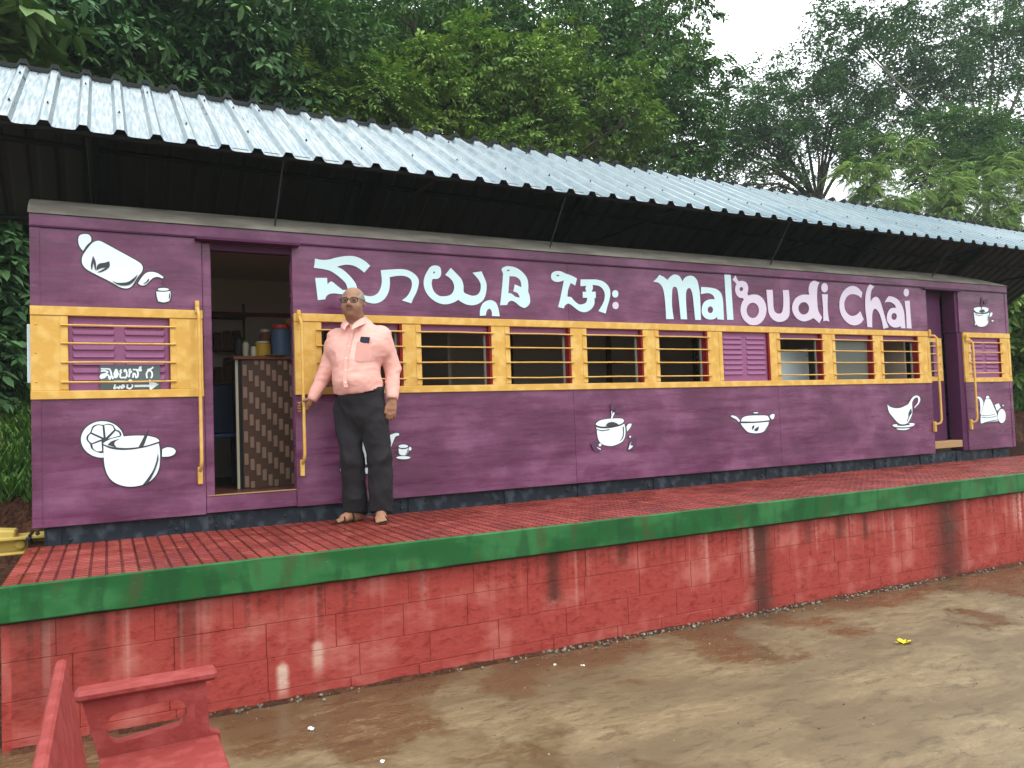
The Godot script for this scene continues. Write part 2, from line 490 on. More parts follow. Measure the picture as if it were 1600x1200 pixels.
func ground_material() -> void:
	# wet trowelled concrete with mud: pale swirls, brown films
	var s := 2048
	var swirl := noise(s, s, 0.006, 51, 8, FastNoiseLite.TYPE_SIMPLEX_SMOOTH, 90.0, Vector2i(2, 1), 0.6)
	var mud := noise(s / 4, s / 4, 0.022, 53, 6, FastNoiseLite.TYPE_SIMPLEX_SMOOTH, 22.0)
	# silt settles towards the wall and to the right, where water stands
	for row in s / 4:
		var z := (row / (s / 4.0) - 0.21) * 9.0
		for col in s / 4:
			var x := fposmod(col / (s / 4.0) - 0.13, 1.0) * 9.0
			var lift := 0.34 * exp(-pow((z - 1.3) / 0.42, 2)) + 0.16 * sm(4.0, 7.5, x) * (1.0 - sm(1.9, 2.6, z)) - 0.26 * sm(1.7, 2.6, z) * sm(1.0, 3.5, x) * (1.0 - sm(5.0, 7.0, x)) - 0.08
			var k := row * (s / 4) + col
			mud[k] = clampi(int(mud[k] + lift * 255.0), 0, 255)
	var mi := Image.create_from_data(s / 4, s / 4, false, Image.FORMAT_L8, mud)
	mi.resize(s, s, Image.INTERPOLATE_CUBIC)
	mud = mi.get_data()
	var grain := noise(s, s, 0.05, 55, 6, FastNoiseLite.TYPE_SIMPLEX_SMOOTH, 34.0, Vector2i(3, 1), 0.7)
	var m := mat("wet_concrete", Color.WHITE, 0.6)
	m.metallic_specular = 0.45
	m.albedo_texture = blend(s, s, swirl, mud, grain, func(a: float, b: float, c: float) -> Color:
		var wet := sm(0.36, 0.74, b + (c - 0.5) * 0.3 + (a - 0.5) * 0.3)
		var q := srgb(0.375, 0.31, 0.215).lerp(srgb(0.455, 0.39, 0.285), sm(0.25, 0.8, a * 0.65 + c * 0.35))
		q = q.lerp(srgb(0.345, 0.28, 0.19), sm(0.45, 0.8, 1.0 - a) * 0.5)
		q = q.lerp(srgb(0.285, 0.22, 0.15).lerp(srgb(0.345, 0.275, 0.19), c), wet * 0.85)
		q = q.lerp(srgb(0.53, 0.465, 0.355), sm(0.55, 0.78, c) * sm(0.42, 0.7, a) * 0.5)
		return q.lerp(srgb(0.22, 0.17, 0.115), sm(0.58, 0.82, 1.0 - c) * 0.4))
	m.uv1_scale = Vector3(1 / 9.0, 1 / 9.0, 1)
	m.uv1_offset = Vector3(0.13, 0.21, 0)
	m.roughness_texture = blend(s / 2, s / 2, shrink(swirl, s), shrink(mud, s), shrink(grain, s), func(a: float, b: float, c: float) -> Color:
		var r := lerpf(0.66, 0.30, sm(0.4, 0.7, b)) + (c - 0.5) * 0.25 - 0.12 * sm(0.5, 0.7, a)
		return Color(r, r, r))
	m.roughness = 1.0
	m.heightmap_enabled = true
	m.heightmap_texture = grey(s, s, grain)
	m.heightmap_scale = 0.18

func shrink(a: PackedByteArray, s: int) -> PackedByteArray:
	var im := Image.create_from_data(s, s, false, Image.FORMAT_L8, a)
	im.resize(s / 2, s / 2, Image.INTERPOLATE_BILINEAR)
	return im.get_data()

# ---------------------------------------------------------------- painted outlines
func smooth_outline(a: Array) -> PackedVector2Array:
	var p := PackedVector2Array()
	for i in range(0, a.size(), 2): p.append(Vector2(a[i], a[i + 1]) * 0.001)
	var out := PackedVector2Array()
	var n := p.size()
	for i in n:
		var b := p[i]
		var c := p[(i + 1) % n]
		if b.is_equal_approx(c): continue
		var a0 := p[(i + n - 1) % n]
		var d := p[(i + 2) % n]
		var m0 := (c - a0) * 0.5 if not a0.is_equal_approx(b) else (c - b) * 0.6
		var m1 := (d - b) * 0.5 if not d.is_equal_approx(c) else (c - b) * 0.6
		var l := (c - b).length()
		m0 = m0.limit_length(l * 1.2)
		m1 = m1.limit_length(l * 1.2)
		for k in 4:
			var t := k / 4.0
			var q := b * (2 * t * t * t - 3 * t * t + 1) + m0 * (t * t * t - 2 * t * t + t) + c * (-2 * t * t * t + 3 * t * t) + m1 * (t * t * t - t * t)
			if out.is_empty() or out[-1].distance_to(q) > 0.0008: out.append(q)
	return out

func pieces(outline: PackedVector2Array, holes: Array) -> Array:
	var regions := [outline]
	for h: PackedVector2Array in holes:
		var c := Vector2()
		for q in h: c += q / h.size()
		var next := []
		for r: PackedVector2Array in regions:
			if Geometry2D.intersect_polygons(r, h).is_empty():
				next.append(r)
				continue
			for s: float in [-5.0, 0.0]:
				var half := PackedVector2Array([Vector2(c.x + s, -9), Vector2(c.x + s + 5, -9), Vector2(c.x + s + 5, 9), Vector2(c.x + s, 9)])
				for q: PackedVector2Array in Geometry2D.intersect_polygons(r, half):
					next.append_array(Geometry2D.clip_polygons(q, h))
		regions = next
	return regions

func letter(outline: Array, holes: Array, paint: int) -> void:
	var o := smooth_outline(outline)
	var hs := []
	for h: Array in holes: hs.append(smooth_outline(h))
	var b := MB.new()
	for q: PackedVector2Array in pieces(o, hs): b.flat(q, 0.0048)
	var root := part("letter", b, M.letter_blue if paint == WHITE_BLUE else M.letter_lilac, lettering)
	var e := MB.new()
	for q: PackedVector2Array in Geometry2D.offset_polygon(o, 0.009, Geometry2D.JOIN_ROUND):
		if not Geometry2D.is_polygon_clockwise(q):
			var keep := []
			for h: PackedVector2Array in hs:
				var inner := Geometry2D.offset_polygon(h, -0.006)
				if inner.size(): keep.append(inner[0])
			for r: PackedVector2Array in pieces(q, keep): e.flat(r, 0.0024)
	part("letter_shadow_line", e, M.outline_dark, lettering)

func mural(called: String, label: String, shapes: Array) -> void:
	var mats := {"w": M.white_paint, "v": M.white_paint, "d": M.mural_dark, "s": M.mural_steam}
	var back := MB.new()
	var root := part(called, back, M.mural_dark, coach, label)
	# the dark outline is one merged patch behind the white shapes
	var merged := []
	for s: Array in shapes:
		if s[0] != "w": continue
		for q: PackedVector2Array in Geometry2D.offset_polygon(smooth_outline(s[1]), 0.0075, Geometry2D.JOIN_ROUND):
			var now := q
			var rest := []
			for r: PackedVector2Array in merged:
				var u := Geometry2D.merge_polygons(now, r)
				if u.size() == 1: now = u[0]
				else:
					var solid := []
					for k: PackedVector2Array in u:
						if not Geometry2D.is_polygon_clockwise(k): solid.append(k)
					if solid.size() == 1: now = solid[0]
					else: rest.append(r)
			rest.append(now)
			merged = rest
	for q: PackedVector2Array in merged: back.flat(q, 0.0025)
	root.mesh = back.mesh()
	var z := 0.0040
	for s: Array in shapes:
		var b := MB.new()
		b.flat(smooth_outline(s[1]), z)
		part({"w": "white_patch", "v": "white_patch", "d": "dark_stroke", "s": "steam_stroke"}[s[0]], b, mats[s[0]], root)
		z += 0.0008

func sign_strokes(strokes: Array) -> void:
	for s: Array in strokes:
		var p := PackedVector2Array()
		for i in range(0, s.size(), 2): p.append(Vector2(s[i], s[i + 1]) * 0.001)
		var b := MB.new()
		for q: PackedVector2Array in Geometry2D.offset_polyline(p, 0.0050, Geometry2D.JOIN_ROUND, Geometry2D.END_ROUND):
			if not Geometry2D.is_polygon_clockwise(q): b.flat(q, mural_z)
		mural_z += 0.0003
		part("letter", b, M.white_paint, sign_board)

func sign_arrow(a: Array) -> void:
	var b := MB.new()
	b.flat(smooth_outline(a), mural_z)
	part("arrow", b, M.white_paint, sign_board)

func paint_all() -> void:
	letter([1761,1776,1761,1776,1810,1769,1863,1775,1923,1794,1989,1808,2049,1811,2103,1796,2145,1771,2172,1746,2172,1746,2125,1692,2125,1692,2089,1720,2041,1741,1987,1744,1939,1732,1921,1725,1921,1725,1962,1707,2009,1668,2044,1628,2061,1599,2072,1563,2102,1532,2144,1518,2187,1520,2225,1543,2248,1583,2259,1632,2257,1675,2254,1718,2254,1718,2338,1728,2421,1735,2478,1726,2529,1698,2554,1662,2553,1622,2535,1565,2507,1514,2489,1475,2489,1475,2413,1495,2413,1495,2453,1525,2480,1563,2497,1607,2495,1650,2473,1673,2432,1684,2381,1681,2322,1669,2322,1669,2321,1605,2307,1549,2274,1499,2229,1470,2186,1463,2137,1473,2095,1496,2053,1509,1993,1520,1933,1524,1892,1527,1856,1519,1835,1500,1829,1481,1829,1481,1774,1473,1774,1473,1759,1634,1759,1634,1845,1639,1845,1639,1848,1592,1848,1592,1876,1614,1917,1586,1958,1555,1958,1555,1997,1557,1997,1557,1983,1604,1937,1649,1878,1688,1820,1702,1750,1708,1750,1708,1757,1736], [], WHITE_BLUE)
	letter([2657,1767,2697,1780,2734,1769,2744,1731,2735,1693,2707,1674,2670,1670,2662,1627,2677,1577,2716,1544,2763,1540,2811,1551,2839,1578,2851,1616,2839,1660,2809,1691,2777,1709,2777,1709,2827,1768,2827,1768,2872,1726,2915,1683,2931,1633,2932,1582,2963,1564,3011,1554,3054,1567,3077,1601,3082,1646,3066,1684,3038,1715,3013,1739,3013,1739,3093,1755,3093,1755,3116,1706,3134,1655,3129,1590,3106,1531,3066,1497,3016,1479,2960,1480,2912,1498,2882,1517,2882,1517,2836,1492,2775,1477,2714,1485,2655,1517,2611,1568,2594,1630,2605,1686,2629,1731], [[2691,1724,2687,1718,2680,1717,2676,1723,2680,1730,2687,1730]], WHITE_BLUE)
	letter([3065,1394,3065,1394,3071,1452,3101,1501,3159,1525,3209,1509,3232,1464,3244,1396,3244,1396,3172,1396,3172,1396,3173,1429,3156,1454,3131,1441,3117,1399,3117,1399], [], WHITE_BLUE)
	letter([3274,1780,3293,1799,3337,1811,3404,1803,3462,1773,3505,1726,3518,1673,3514,1613,3514,1613,3529,1560,3523,1507,3480,1473,3435,1484,3392,1515,3356,1527,3326,1513,3314,1491,3314,1491,3250,1486,3250,1486,3264,1576,3277,1662,3287,1748,3287,1748], [[3345,1728,3345,1728,3401,1727,3444,1696,3453,1643,3453,1643,3391,1664,3391,1664,3375,1604,3375,1604,3414,1592,3435,1556,3435,1556,3394,1561,3358,1586,3329,1588,3329,1588], [3349,1776,3342,1770,3329,1770,3323,1774,3330,1780,3343,1781]], WHITE_BLUE)
	letter([3738,1744,3751,1776,3787,1794,3834,1796,3881,1780,3940,1765,3997,1742,3997,1742,3976,1680,3976,1680,3931,1700,3931,1700,3905,1645,3893,1583,3893,1583,3932,1579,3932,1579,3966,1544,4008,1520,4050,1524,4082,1543,4093,1580,4093,1580,4047,1578,4047,1578,4049,1630,4049,1630,4086,1632,4086,1632,4078,1658,4088,1684,4088,1684,4027,1676,4027,1676,4033,1736,4033,1736,4122,1740,4202,1742,4270,1727,4319,1689,4336,1637,4323,1573,4298,1509,4277,1448,4277,1448,4202,1468,4202,1468,4241,1518,4269,1571,4275,1624,4255,1665,4212,1690,4153,1693,4153,1693,4155,1666,4141,1634,4141,1634,4182,1636,4182,1636,4182,1584,4182,1584,4167,1578,4167,1578,4164,1531,4141,1493,4103,1466,4059,1454,4011,1461,3964,1488,3929,1512,3899,1524,3899,1524,3869,1508,3853,1479,3853,1479,3796,1490,3796,1490,3817,1549,3839,1627,3864,1720,3864,1720,3818,1705,3777,1705,3748,1719], [[3821,1759,3813,1753,3798,1752,3791,1757,3799,1763,3814,1764]], WHITE_BLUE)
	letter([4354,1625,4365,1649,4389,1659,4413,1651,4420,1627,4410,1602,4385,1593,4362,1600], [], WHITE_BLUE)
	letter([4351,1522,4363,1546,4387,1555,4411,1547,4419,1525,4408,1499,4384,1491,4360,1498], [], WHITE_LILAC)
	letter([4808,1753,4808,1753,4846,1783,4884,1821,4884,1821,4934,1802,4972,1778,4972,1778,5012,1813,5060,1833,5115,1819,5145,1773,5145,1773,5181,1811,5234,1830,5286,1824,5322,1791,5337,1743,5348,1653,5347,1420,5347,1420,5277,1418,5277,1418,5269,1538,5261,1642,5245,1698,5222,1715,5193,1695,5180,1639,5179,1535,5182,1421,5182,1421,5107,1420,5107,1420,5099,1532,5091,1635,5080,1702,5058,1719,5030,1707,5017,1640,5013,1529,5026,1419,5026,1419,4937,1417,4937,1417,4937,1527,4929,1636,4914,1702,4884,1737,4853,1750], [], WHITE_BLUE)
	letter([5367,1731,5367,1731,5464,1730,5552,1719,5605,1686,5626,1626,5629,1534,5629,1428,5629,1428,5547,1431,5547,1431,5546,1455,5546,1455,5515,1435,5456,1426,5398,1440,5362,1480,5366,1541,5398,1591,5458,1616,5525,1621,5525,1621,5509,1656,5451,1676,5358,1663,5358,1663], [[5499,1520,5492,1501,5474,1489,5455,1488,5439,1499,5434,1518,5441,1537,5458,1549,5478,1550,5494,1539]], WHITE_BLUE)
	letter([5660,1877,5660,1877,5741,1882,5741,1882,5743,1692,5750,1431,5750,1431,5669,1429,5669,1429,5663,1650], [], WHITE_BLUE)
	letter([5802,1865,5802,1865,5820,1829,5841,1807,5841,1807,5889,1814,5937,1799,5959,1760,5953,1716,5943,1692,5955,1673,5955,1673,6018,1686,6089,1682,6150,1644,6182,1584,6182,1517,6146,1449,6089,1404,6016,1385,5946,1394,5878,1438,5847,1500,5849,1553,5872,1607,5895,1631,5895,1631,5883,1647,5883,1647,5839,1649,5802,1677,5787,1722,5799,1766,5811,1779,5811,1779,5784,1801,5759,1818,5759,1818], [[6084,1533,6066,1488,6024,1459,5974,1458,5936,1484,5924,1528,5941,1572,5983,1601,6033,1603,6072,1577], [5891,1733,5883,1719,5867,1712,5851,1717,5845,1731,5853,1746,5869,1753,5885,1748]], WHITE_LILAC)
	letter([6197,1740,6197,1740,6282,1744,6282,1744,6283,1656,6282,1574,6297,1527,6342,1507,6389,1520,6411,1565,6422,1654,6419,1746,6419,1746,6504,1752,6504,1752,6507,1664,6503,1568,6491,1492,6440,1446,6364,1426,6291,1435,6238,1471,6210,1525,6203,1625], [], WHITE_LILAC)
	letter([6789,1713,6789,1713,6784,1772,6807,1830,6844,1856,6879,1867,6922,1853,6922,1853,6950,1850,6950,1850,6919,1807,6903,1721,6902,1637,6910,1553,6960,1487,6960,1487,6916,1426,6916,1426,6873,1453,6831,1477,6831,1477,6775,1455,6697,1439,6621,1454,6566,1494,6537,1555,6551,1618,6598,1674,6667,1705,6736,1715], [[6777,1575,6760,1536,6720,1512,6674,1511,6638,1533,6626,1570,6643,1608,6682,1632,6729,1634,6765,1612]], WHITE_LILAC)
	letter([6968,1795,6985,1832,7022,1847,7057,1834,7068,1799,7051,1764,7014,1749,6980,1761], [], WHITE_LILAC)
	letter([6975,1728,6975,1728,7063,1731,7063,1731,7049,1607,7052,1515,7064,1444,7064,1444,7022,1454,6974,1448,6974,1448,6981,1569], [], WHITE_LILAC)
	letter([7591,1774,7591,1774,7572,1709,7572,1709,7527,1733,7463,1747,7397,1741,7345,1713,7309,1664,7302,1607,7323,1557,7371,1523,7417,1515,7473,1526,7517,1550,7544,1570,7544,1570,7567,1525,7592,1484,7592,1484,7541,1441,7465,1417,7391,1420,7320,1449,7260,1504,7229,1573,7231,1655,7259,1726,7318,1788,7385,1823,7451,1836,7524,1820], [], WHITE_LILAC)
	letter([7725,1871,7725,1871,7759,1853,7790,1845,7790,1845,7746,1810,7722,1751,7716,1679,7716,1679,7753,1716,7803,1734,7845,1720,7876,1678,7908,1594,7947,1483,7985,1406,7985,1406,7895,1387,7895,1387,7878,1475,7846,1553,7810,1591,7777,1603,7747,1582,7728,1523,7718,1400,7718,1400,7642,1402,7642,1402,7635,1495,7625,1611,7634,1715,7654,1787,7687,1840], [], WHITE_LILAC)
	letter([7939,1675,7939,1675,7977,1718,8014,1749,8014,1749,8078,1745,8156,1721,8203,1683,8247,1611,8260,1525,8265,1401,8265,1401,8189,1400,8189,1400,8186,1423,8186,1423,8139,1410,8069,1407,8007,1432,7966,1477,7966,1530,7995,1584,8047,1618,8127,1624,8127,1624,8101,1660,8043,1684,7984,1685], [[8129,1529,8118,1506,8095,1492,8067,1491,8047,1504,8040,1527,8050,1550,8074,1564,8101,1565,8122,1552]], WHITE_LILAC)
	letter([8266,1799,8282,1832,8316,1845,8348,1835,8358,1803,8342,1770,8308,1757,8277,1768], [], WHITE_LILAC)
	letter([8276,1706,8276,1706,8363,1712,8363,1712,8363,1595,8370,1401,8370,1401,8285,1402,8285,1402,8288,1559], [], WHITE_LILAC)
	mural("painted_teapot", "tilted white teapot pouring into a small cup", [
		["w", [261,1797,268,1830,294,1843,320,1841,334,1821,332,1797,332,1797,310,1773,287,1734,287,1734,269,1760]],
		["w", [326,1771,350,1796,379,1805,412,1791,482,1752,544,1718,599,1686,622,1668,630,1645,624,1618,597,1578,576,1539,558,1515,533,1504,495,1510,442,1542,376,1577,336,1598,304,1619,284,1646,280,1678,289,1711]],
		["w", [601,1541,601,1541,623,1580,649,1610,680,1620,718,1613,755,1589,755,1589,746,1579,746,1579,718,1589,688,1578,666,1553,644,1531,618,1528]],
		["w", [709,1491,709,1491,751,1490,793,1497,793,1497,797,1463,786,1431,786,1431,755,1420,720,1426,720,1426,712,1455]],
		["w", [786,1508,779,1502,762,1498,741,1497,724,1499,718,1505,724,1511,741,1515,762,1516,779,1513]],
		["d", [343,1705,343,1705,357,1669,359,1631,354,1608,354,1608,349,1640,345,1663,345,1663,340,1637,336,1606,336,1606,330,1639,335,1672]],
		["d", [435,1676,435,1676,437,1645,418,1621,389,1603,364,1599,364,1599,393,1617,418,1635,418,1635,389,1629,360,1611,360,1611,365,1641,381,1658,410,1665]],
		["d", [444,1552,444,1552,475,1539,508,1539,542,1547,576,1573,600,1600,600,1600,585,1564,554,1531,516,1522,479,1528]],
		["d", [664,1575,664,1575,666,1560,644,1540,629,1537,629,1537,648,1552]],
		["d", [789,1489,789,1489,794,1463,784,1439,784,1439,786,1467]],
		["d", [745,1576,745,1576,749,1577,749,1577,751,1538,747,1514,747,1514,746,1538]],
	])
	mural("painted_lemon_teacup", "large white teacup with a slice of lemon behind it", [
		["w", [503,524,490,473,456,435,407,415,353,418,306,443,274,484,262,534,275,584,308,622,356,643,410,641,458,617,492,575]],
		["d", [314,578,328,615,357,626,389,622,416,628,444,617,459,590,479,580,490,551,454,517,386,445,347,454,319,475,311,504,294,529,295,555]],
		["v", [322,576,322,576,334,606,357,620,383,615,383,615,388,540,388,540]],
		["v", [394,618,394,618,416,621,440,611,448,588,448,588,401,539,401,539]],
		["v", [457,580,457,580,475,569,482,549,482,549,415,532,415,532]],
		["v", [316,567,316,567,379,531,379,531,321,508,321,508,304,528,304,550]],
		["v", [325,500,325,500,376,518,376,518,379,456,379,456,351,456,330,474]],
		["w", [387,502,387,502,391,489,438,467,517,456,614,467,707,494,707,494,713,455,714,391,707,328,686,280,648,242,607,225,550,218,498,226,447,252,412,294,393,357,388,432]],
		["w", [387,505,423,527,474,540,555,545,636,541,689,526,711,507,703,493,703,493,615,474,521,468,438,479,395,493]],
		["d", [385,500,385,500,438,478,521,468,615,474,708,500,708,500,707,489,707,489,614,465,517,456,438,466,387,491]],
		["d", [410,492,410,492,434,516,482,529,482,529,454,512,450,495,462,474,462,474]],
		["d", [647,580,647,580,655,580,655,580,642,542,642,542,617,473,617,473,588,470,588,470,624,543,624,543]],
		["d", [702,426,702,426,704,383,686,321,661,268,644,240,644,240,607,223,607,223,636,261,670,313,691,370]],
		["w", [728,450,728,450,759,460,793,453,809,432,796,410,766,400,726,400,726,400]],
	])
	mural("painted_kettle", "white kettle and cup half hidden behind the standing person", [
		["w", [2255,454,2255,454,2291,476,2335,489,2361,485,2361,485,2359,469,2359,469,2334,463,2320,443,2301,402,2271,343,2271,343,2261,379]],
		["w", [2049,439,2049,439,2092,453,2152,459,2211,448,2246,430,2246,430,2256,354,2259,304,2249,261,2249,261,2036,271,2036,271,2030,349]],
		["w", [2027,246,2027,246,2248,234,2248,234,2238,191,2238,191,2034,204,2034,204]],
		["w", [1969,239,1963,224,1946,215,1925,217,1909,227,1903,243,1910,258,1926,266,1947,265,1963,254]],
		["w", [2352,372,2352,372,2388,364,2427,370,2427,370,2428,341,2409,321,2383,319,2359,328,2353,349]],
		["w", [2427,385,2420,378,2400,374,2377,375,2358,381,2352,389,2359,396,2378,400,2401,399,2420,393]],
		["w", [2453,365,2450,356,2445,351,2438,352,2433,357,2431,366,2434,375,2439,380,2446,379,2451,374]],
		["w", [2442,299,2431,292,2403,289,2369,291,2342,297,2331,305,2342,311,2370,314,2404,312,2432,306]],
		["d", [2420,362,2420,362,2424,362,2424,362,2421,335,2403,323,2403,323,2417,341]],
	])
	mural("painted_mug", "white mug with leaves and steam", [
		["w", [4132,465,4132,465,4174,454,4263,450,4375,465,4427,484,4427,484,4437,433,4429,374,4404,334,4357,311,4296,297,4236,301,4187,317,4154,349,4141,395,4138,440]],
		["w", [4131,494,4167,518,4237,530,4327,533,4398,529,4423,513,4412,493,4365,477,4274,468,4189,468,4140,480]],
		["d", [4226,471,4226,471,4250,494,4296,504,4336,495,4368,477,4368,477,4294,466]],
		["d", [4136,450,4136,450,4188,436,4268,443,4268,443,4268,435,4268,435,4187,429,4138,444,4138,444]],
		["d", [4406,459,4406,459,4418,459,4418,459,4418,408,4405,359,4363,325,4363,325,4395,363,4409,409]],
		["w", [4446,458,4446,458,4467,478,4499,481,4495,460,4476,436,4449,413,4449,413]],
		["w", [4279,514,4279,514,4289,547,4294,563,4291,597,4291,597,4300,597,4300,597,4301,567,4301,567,4317,588,4317,588,4326,581,4326,581,4303,542,4290,514,4290,514]],
		["s", [4330,579,4330,579,4339,616,4404,644,4404,644,4397,598,4357,574,4357,574]],
		["s", [4299,672,4299,672,4315,638,4306,601,4306,601,4290,601,4290,601,4285,635]],
		["s", [4060,335,4060,335,4114,335,4161,299,4161,299,4164,262,4105,259,4105,259,4082,291]],
		["s", [4555,360,4555,360,4508,358,4470,322,4470,322,4459,255,4459,255,4507,249,4535,285]],
		["w", [4142,313,4142,313,4162,326,4175,309,4175,309,4154,296,4154,296]],
		["w", [4124,296,4124,296,4165,277,4165,277,4162,268,4162,268,4129,288,4129,288]],
		["w", [4488,325,4488,325,4469,301,4451,254,4451,254,4477,265,4504,286,4504,286,4471,293,4471,293]],
		["w", [4484,368,4480,361,4472,360,4466,365,4467,372,4473,376,4481,375]],
	])
	mural("painted_flat_teapot", "low white teapot with a spout pointing left", [
		["w", [5658,514,5658,514,5685,517,5725,505,5755,484,5772,462,5772,462,5753,453,5753,453,5732,474,5701,489,5666,504]],
		["w", [5781,457,5781,457,5801,486,5839,502,5909,508,6002,507,6120,501,6147,481,6155,456,6155,456,5975,449]],
		["w", [5775,438,5775,438,5974,435,6140,441,6140,441,6133,404,6102,367,6053,344,5996,336,5930,339,5866,352,5822,385,5792,417]],
		["w", [5943,538,5943,538,6009,538,6009,538,5999,526,5999,526,5952,528,5952,528]],
		["w", [6158,495,6183,512,6217,513,6220,493,6204,469,6184,462]],
		["d", [5943,418,5943,418,5948,397,5921,369,5921,369,5918,398]],
		["d", [6007,402,6007,402,5995,366,5964,355,5964,355,5945,370,5971,388]],
		["d", [6139,422,6139,422,6148,421,6148,421,6109,377,6070,355,6070,355,6105,384]],
	])
	mural("painted_gravy_boat", "white cup with a curled handle on a saucer", [
		["w", [7894,566,7894,566,7937,540,8006,524,8090,522,8170,539,8236,560,8276,597,8322,636,8382,654,8432,641,8448,607,8422,565,8379,538,8344,513,8344,513,8342,527,8342,527,8389,561,8413,594,8409,627,8380,633,8342,617,8310,582,8304,544,8302,483,8287,437,8250,391,8211,355,8153,343,8083,350,8029,380,7957,442,7912,490]],
		["d", [8283,517,8283,517,8291,465,8254,433,8213,373,8213,373,8199,374,8199,374,8228,424,8235,466]],
		["w", [7952,341,7952,341,7991,348,8040,348,8040,348,8025,336,8025,336,8109,326,8224,331,8224,331,8253,339,8253,339,8218,350,8218,350,8283,352,8326,341,8302,321,8207,310,8072,313,7982,323]],
		["w", [8019,303,8019,303,8128,297,8250,299,8250,299,8191,283,8112,281,8035,291]],
	])
	mural("painted_tall_mug", "small white mug with a dark leaf above it", [
		["w", [9518,1619,9518,1619,9560,1604,9669,1600,9765,1607,9818,1625,9818,1625,9812,1565,9783,1497,9728,1460,9654,1449,9582,1457,9535,1500,9523,1557]],
		["w", [9518,1655,9567,1676,9677,1685,9772,1681,9811,1662,9774,1629,9670,1616,9569,1621]],
		["d", [9616,1626,9616,1626,9652,1650,9710,1654,9741,1631,9741,1631,9678,1617]],
		["w", [9824,1570,9824,1570,9831,1611,9863,1627,9880,1612,9850,1575]],
		["w", [9893,1524,9886,1518,9870,1515,9855,1517,9848,1523,9856,1530,9872,1533,9887,1531]],
		["w", [9547,1476,9542,1468,9530,1464,9519,1467,9516,1475,9521,1483,9533,1487,9544,1484]],
		["s", [9656,1659,9656,1659,9664,1740,9685,1804,9685,1804,9703,1804,9703,1804,9697,1741,9674,1660,9674,1660]],
		["s", [9710,1764,9710,1764,9801,1783,9801,1783,9784,1731,9731,1713,9731,1713]],
		["d", [9534,1600,9534,1600,9616,1584,9690,1595,9690,1595,9689,1589,9689,1589,9615,1578,9537,1592,9537,1592]],
		["d", [9785,1591,9785,1591,9796,1592,9796,1592,9792,1547,9776,1506,9776,1506,9777,1546]],
	])
	mural("painted_coffee_pot", "tall white coffee pot beside a round biscuit", [
		["w", [9451,613,9451,613,9513,619,9561,601,9591,565,9595,529,9554,445,9538,408,9538,408,9522,416,9522,416,9533,486,9531,551,9511,592]],
		["w", [9647,595,9647,595,9662,619,9696,624,9723,602,9723,602,9693,590]],
		["w", [9638,585,9638,585,9730,586,9730,586,9778,520,9829,437,9853,385,9863,319,9863,319,9690,314,9519,303,9519,303,9527,380,9573,475,9613,544]],
		["d", [9545,401,9545,401,9631,393,9724,398,9809,407,9809,407,9808,401,9808,401,9723,392,9631,386,9545,394,9545,394]],
		["d", [9543,379,9543,379,9671,368,9840,385,9840,385,9840,379,9840,379,9670,362,9543,372,9543,372]],
		["d", [9574,311,9574,311,9708,328,9861,338,9861,338,9861,331,9861,331,9707,319,9573,306,9573,306]],
		["w", [9807,514,9807,514,9890,532,9890,532,9923,480,9923,480,9846,439,9846,439]],
		["w", [10012,375,9998,334,9965,303,9925,293,9887,306,9861,338,9855,380,9870,422,9902,452,9942,462,9980,450,10006,418]],
		["w", [9984,503,9978,496,9966,494,9958,500,9959,508,9968,513,9980,510]],
	])
	sign_strokes([[378,980,408,980,428,979,435,962,440,928], [378,965,397,968,417,962,412,951,382,942,375,931,379,920,397,925,415,945], [418,944,428,922,419,925], [426,910,437,933,447,925,444,914]])
	sign_strokes([[465,979,455,950,457,925,467,925,476,945,470,970,465,978]])
	sign_strokes([[496,976,488,962,498,954], [489,953,488,927,495,922,508,924,518,921,527,933,526,961,519,976,511,967,519,959]])
	sign_strokes([[552,976,542,976,542,958,549,953,555,967], [543,953,539,924]])
	sign_strokes([[562,975,586,973,601,967,611,967,609,980,599,975,604,990,614,991], [586,970,593,952,590,927,580,921,575,947,565,950,562,921]])
	sign_strokes([[645,917,642,946,650,964,666,969,676,952,676,932,668,917], [648,972,669,978,682,987,676,990]])
	sign_strokes([[454,898,518,897], [459,879,451,851,472,862,479,851,487,871]])
	sign_strokes([[494,851,512,864,505,876,492,865,495,851]])
	sign_strokes([[533,893,546,907,556,898,546,888], [530,878,527,856,543,850,558,861,558,878]])
	sign_arrow([570,875,570,875,657,875,657,875,656,909,656,909,715,876,715,876,662,836,662,836,657,860,657,860,570,859,570,859])


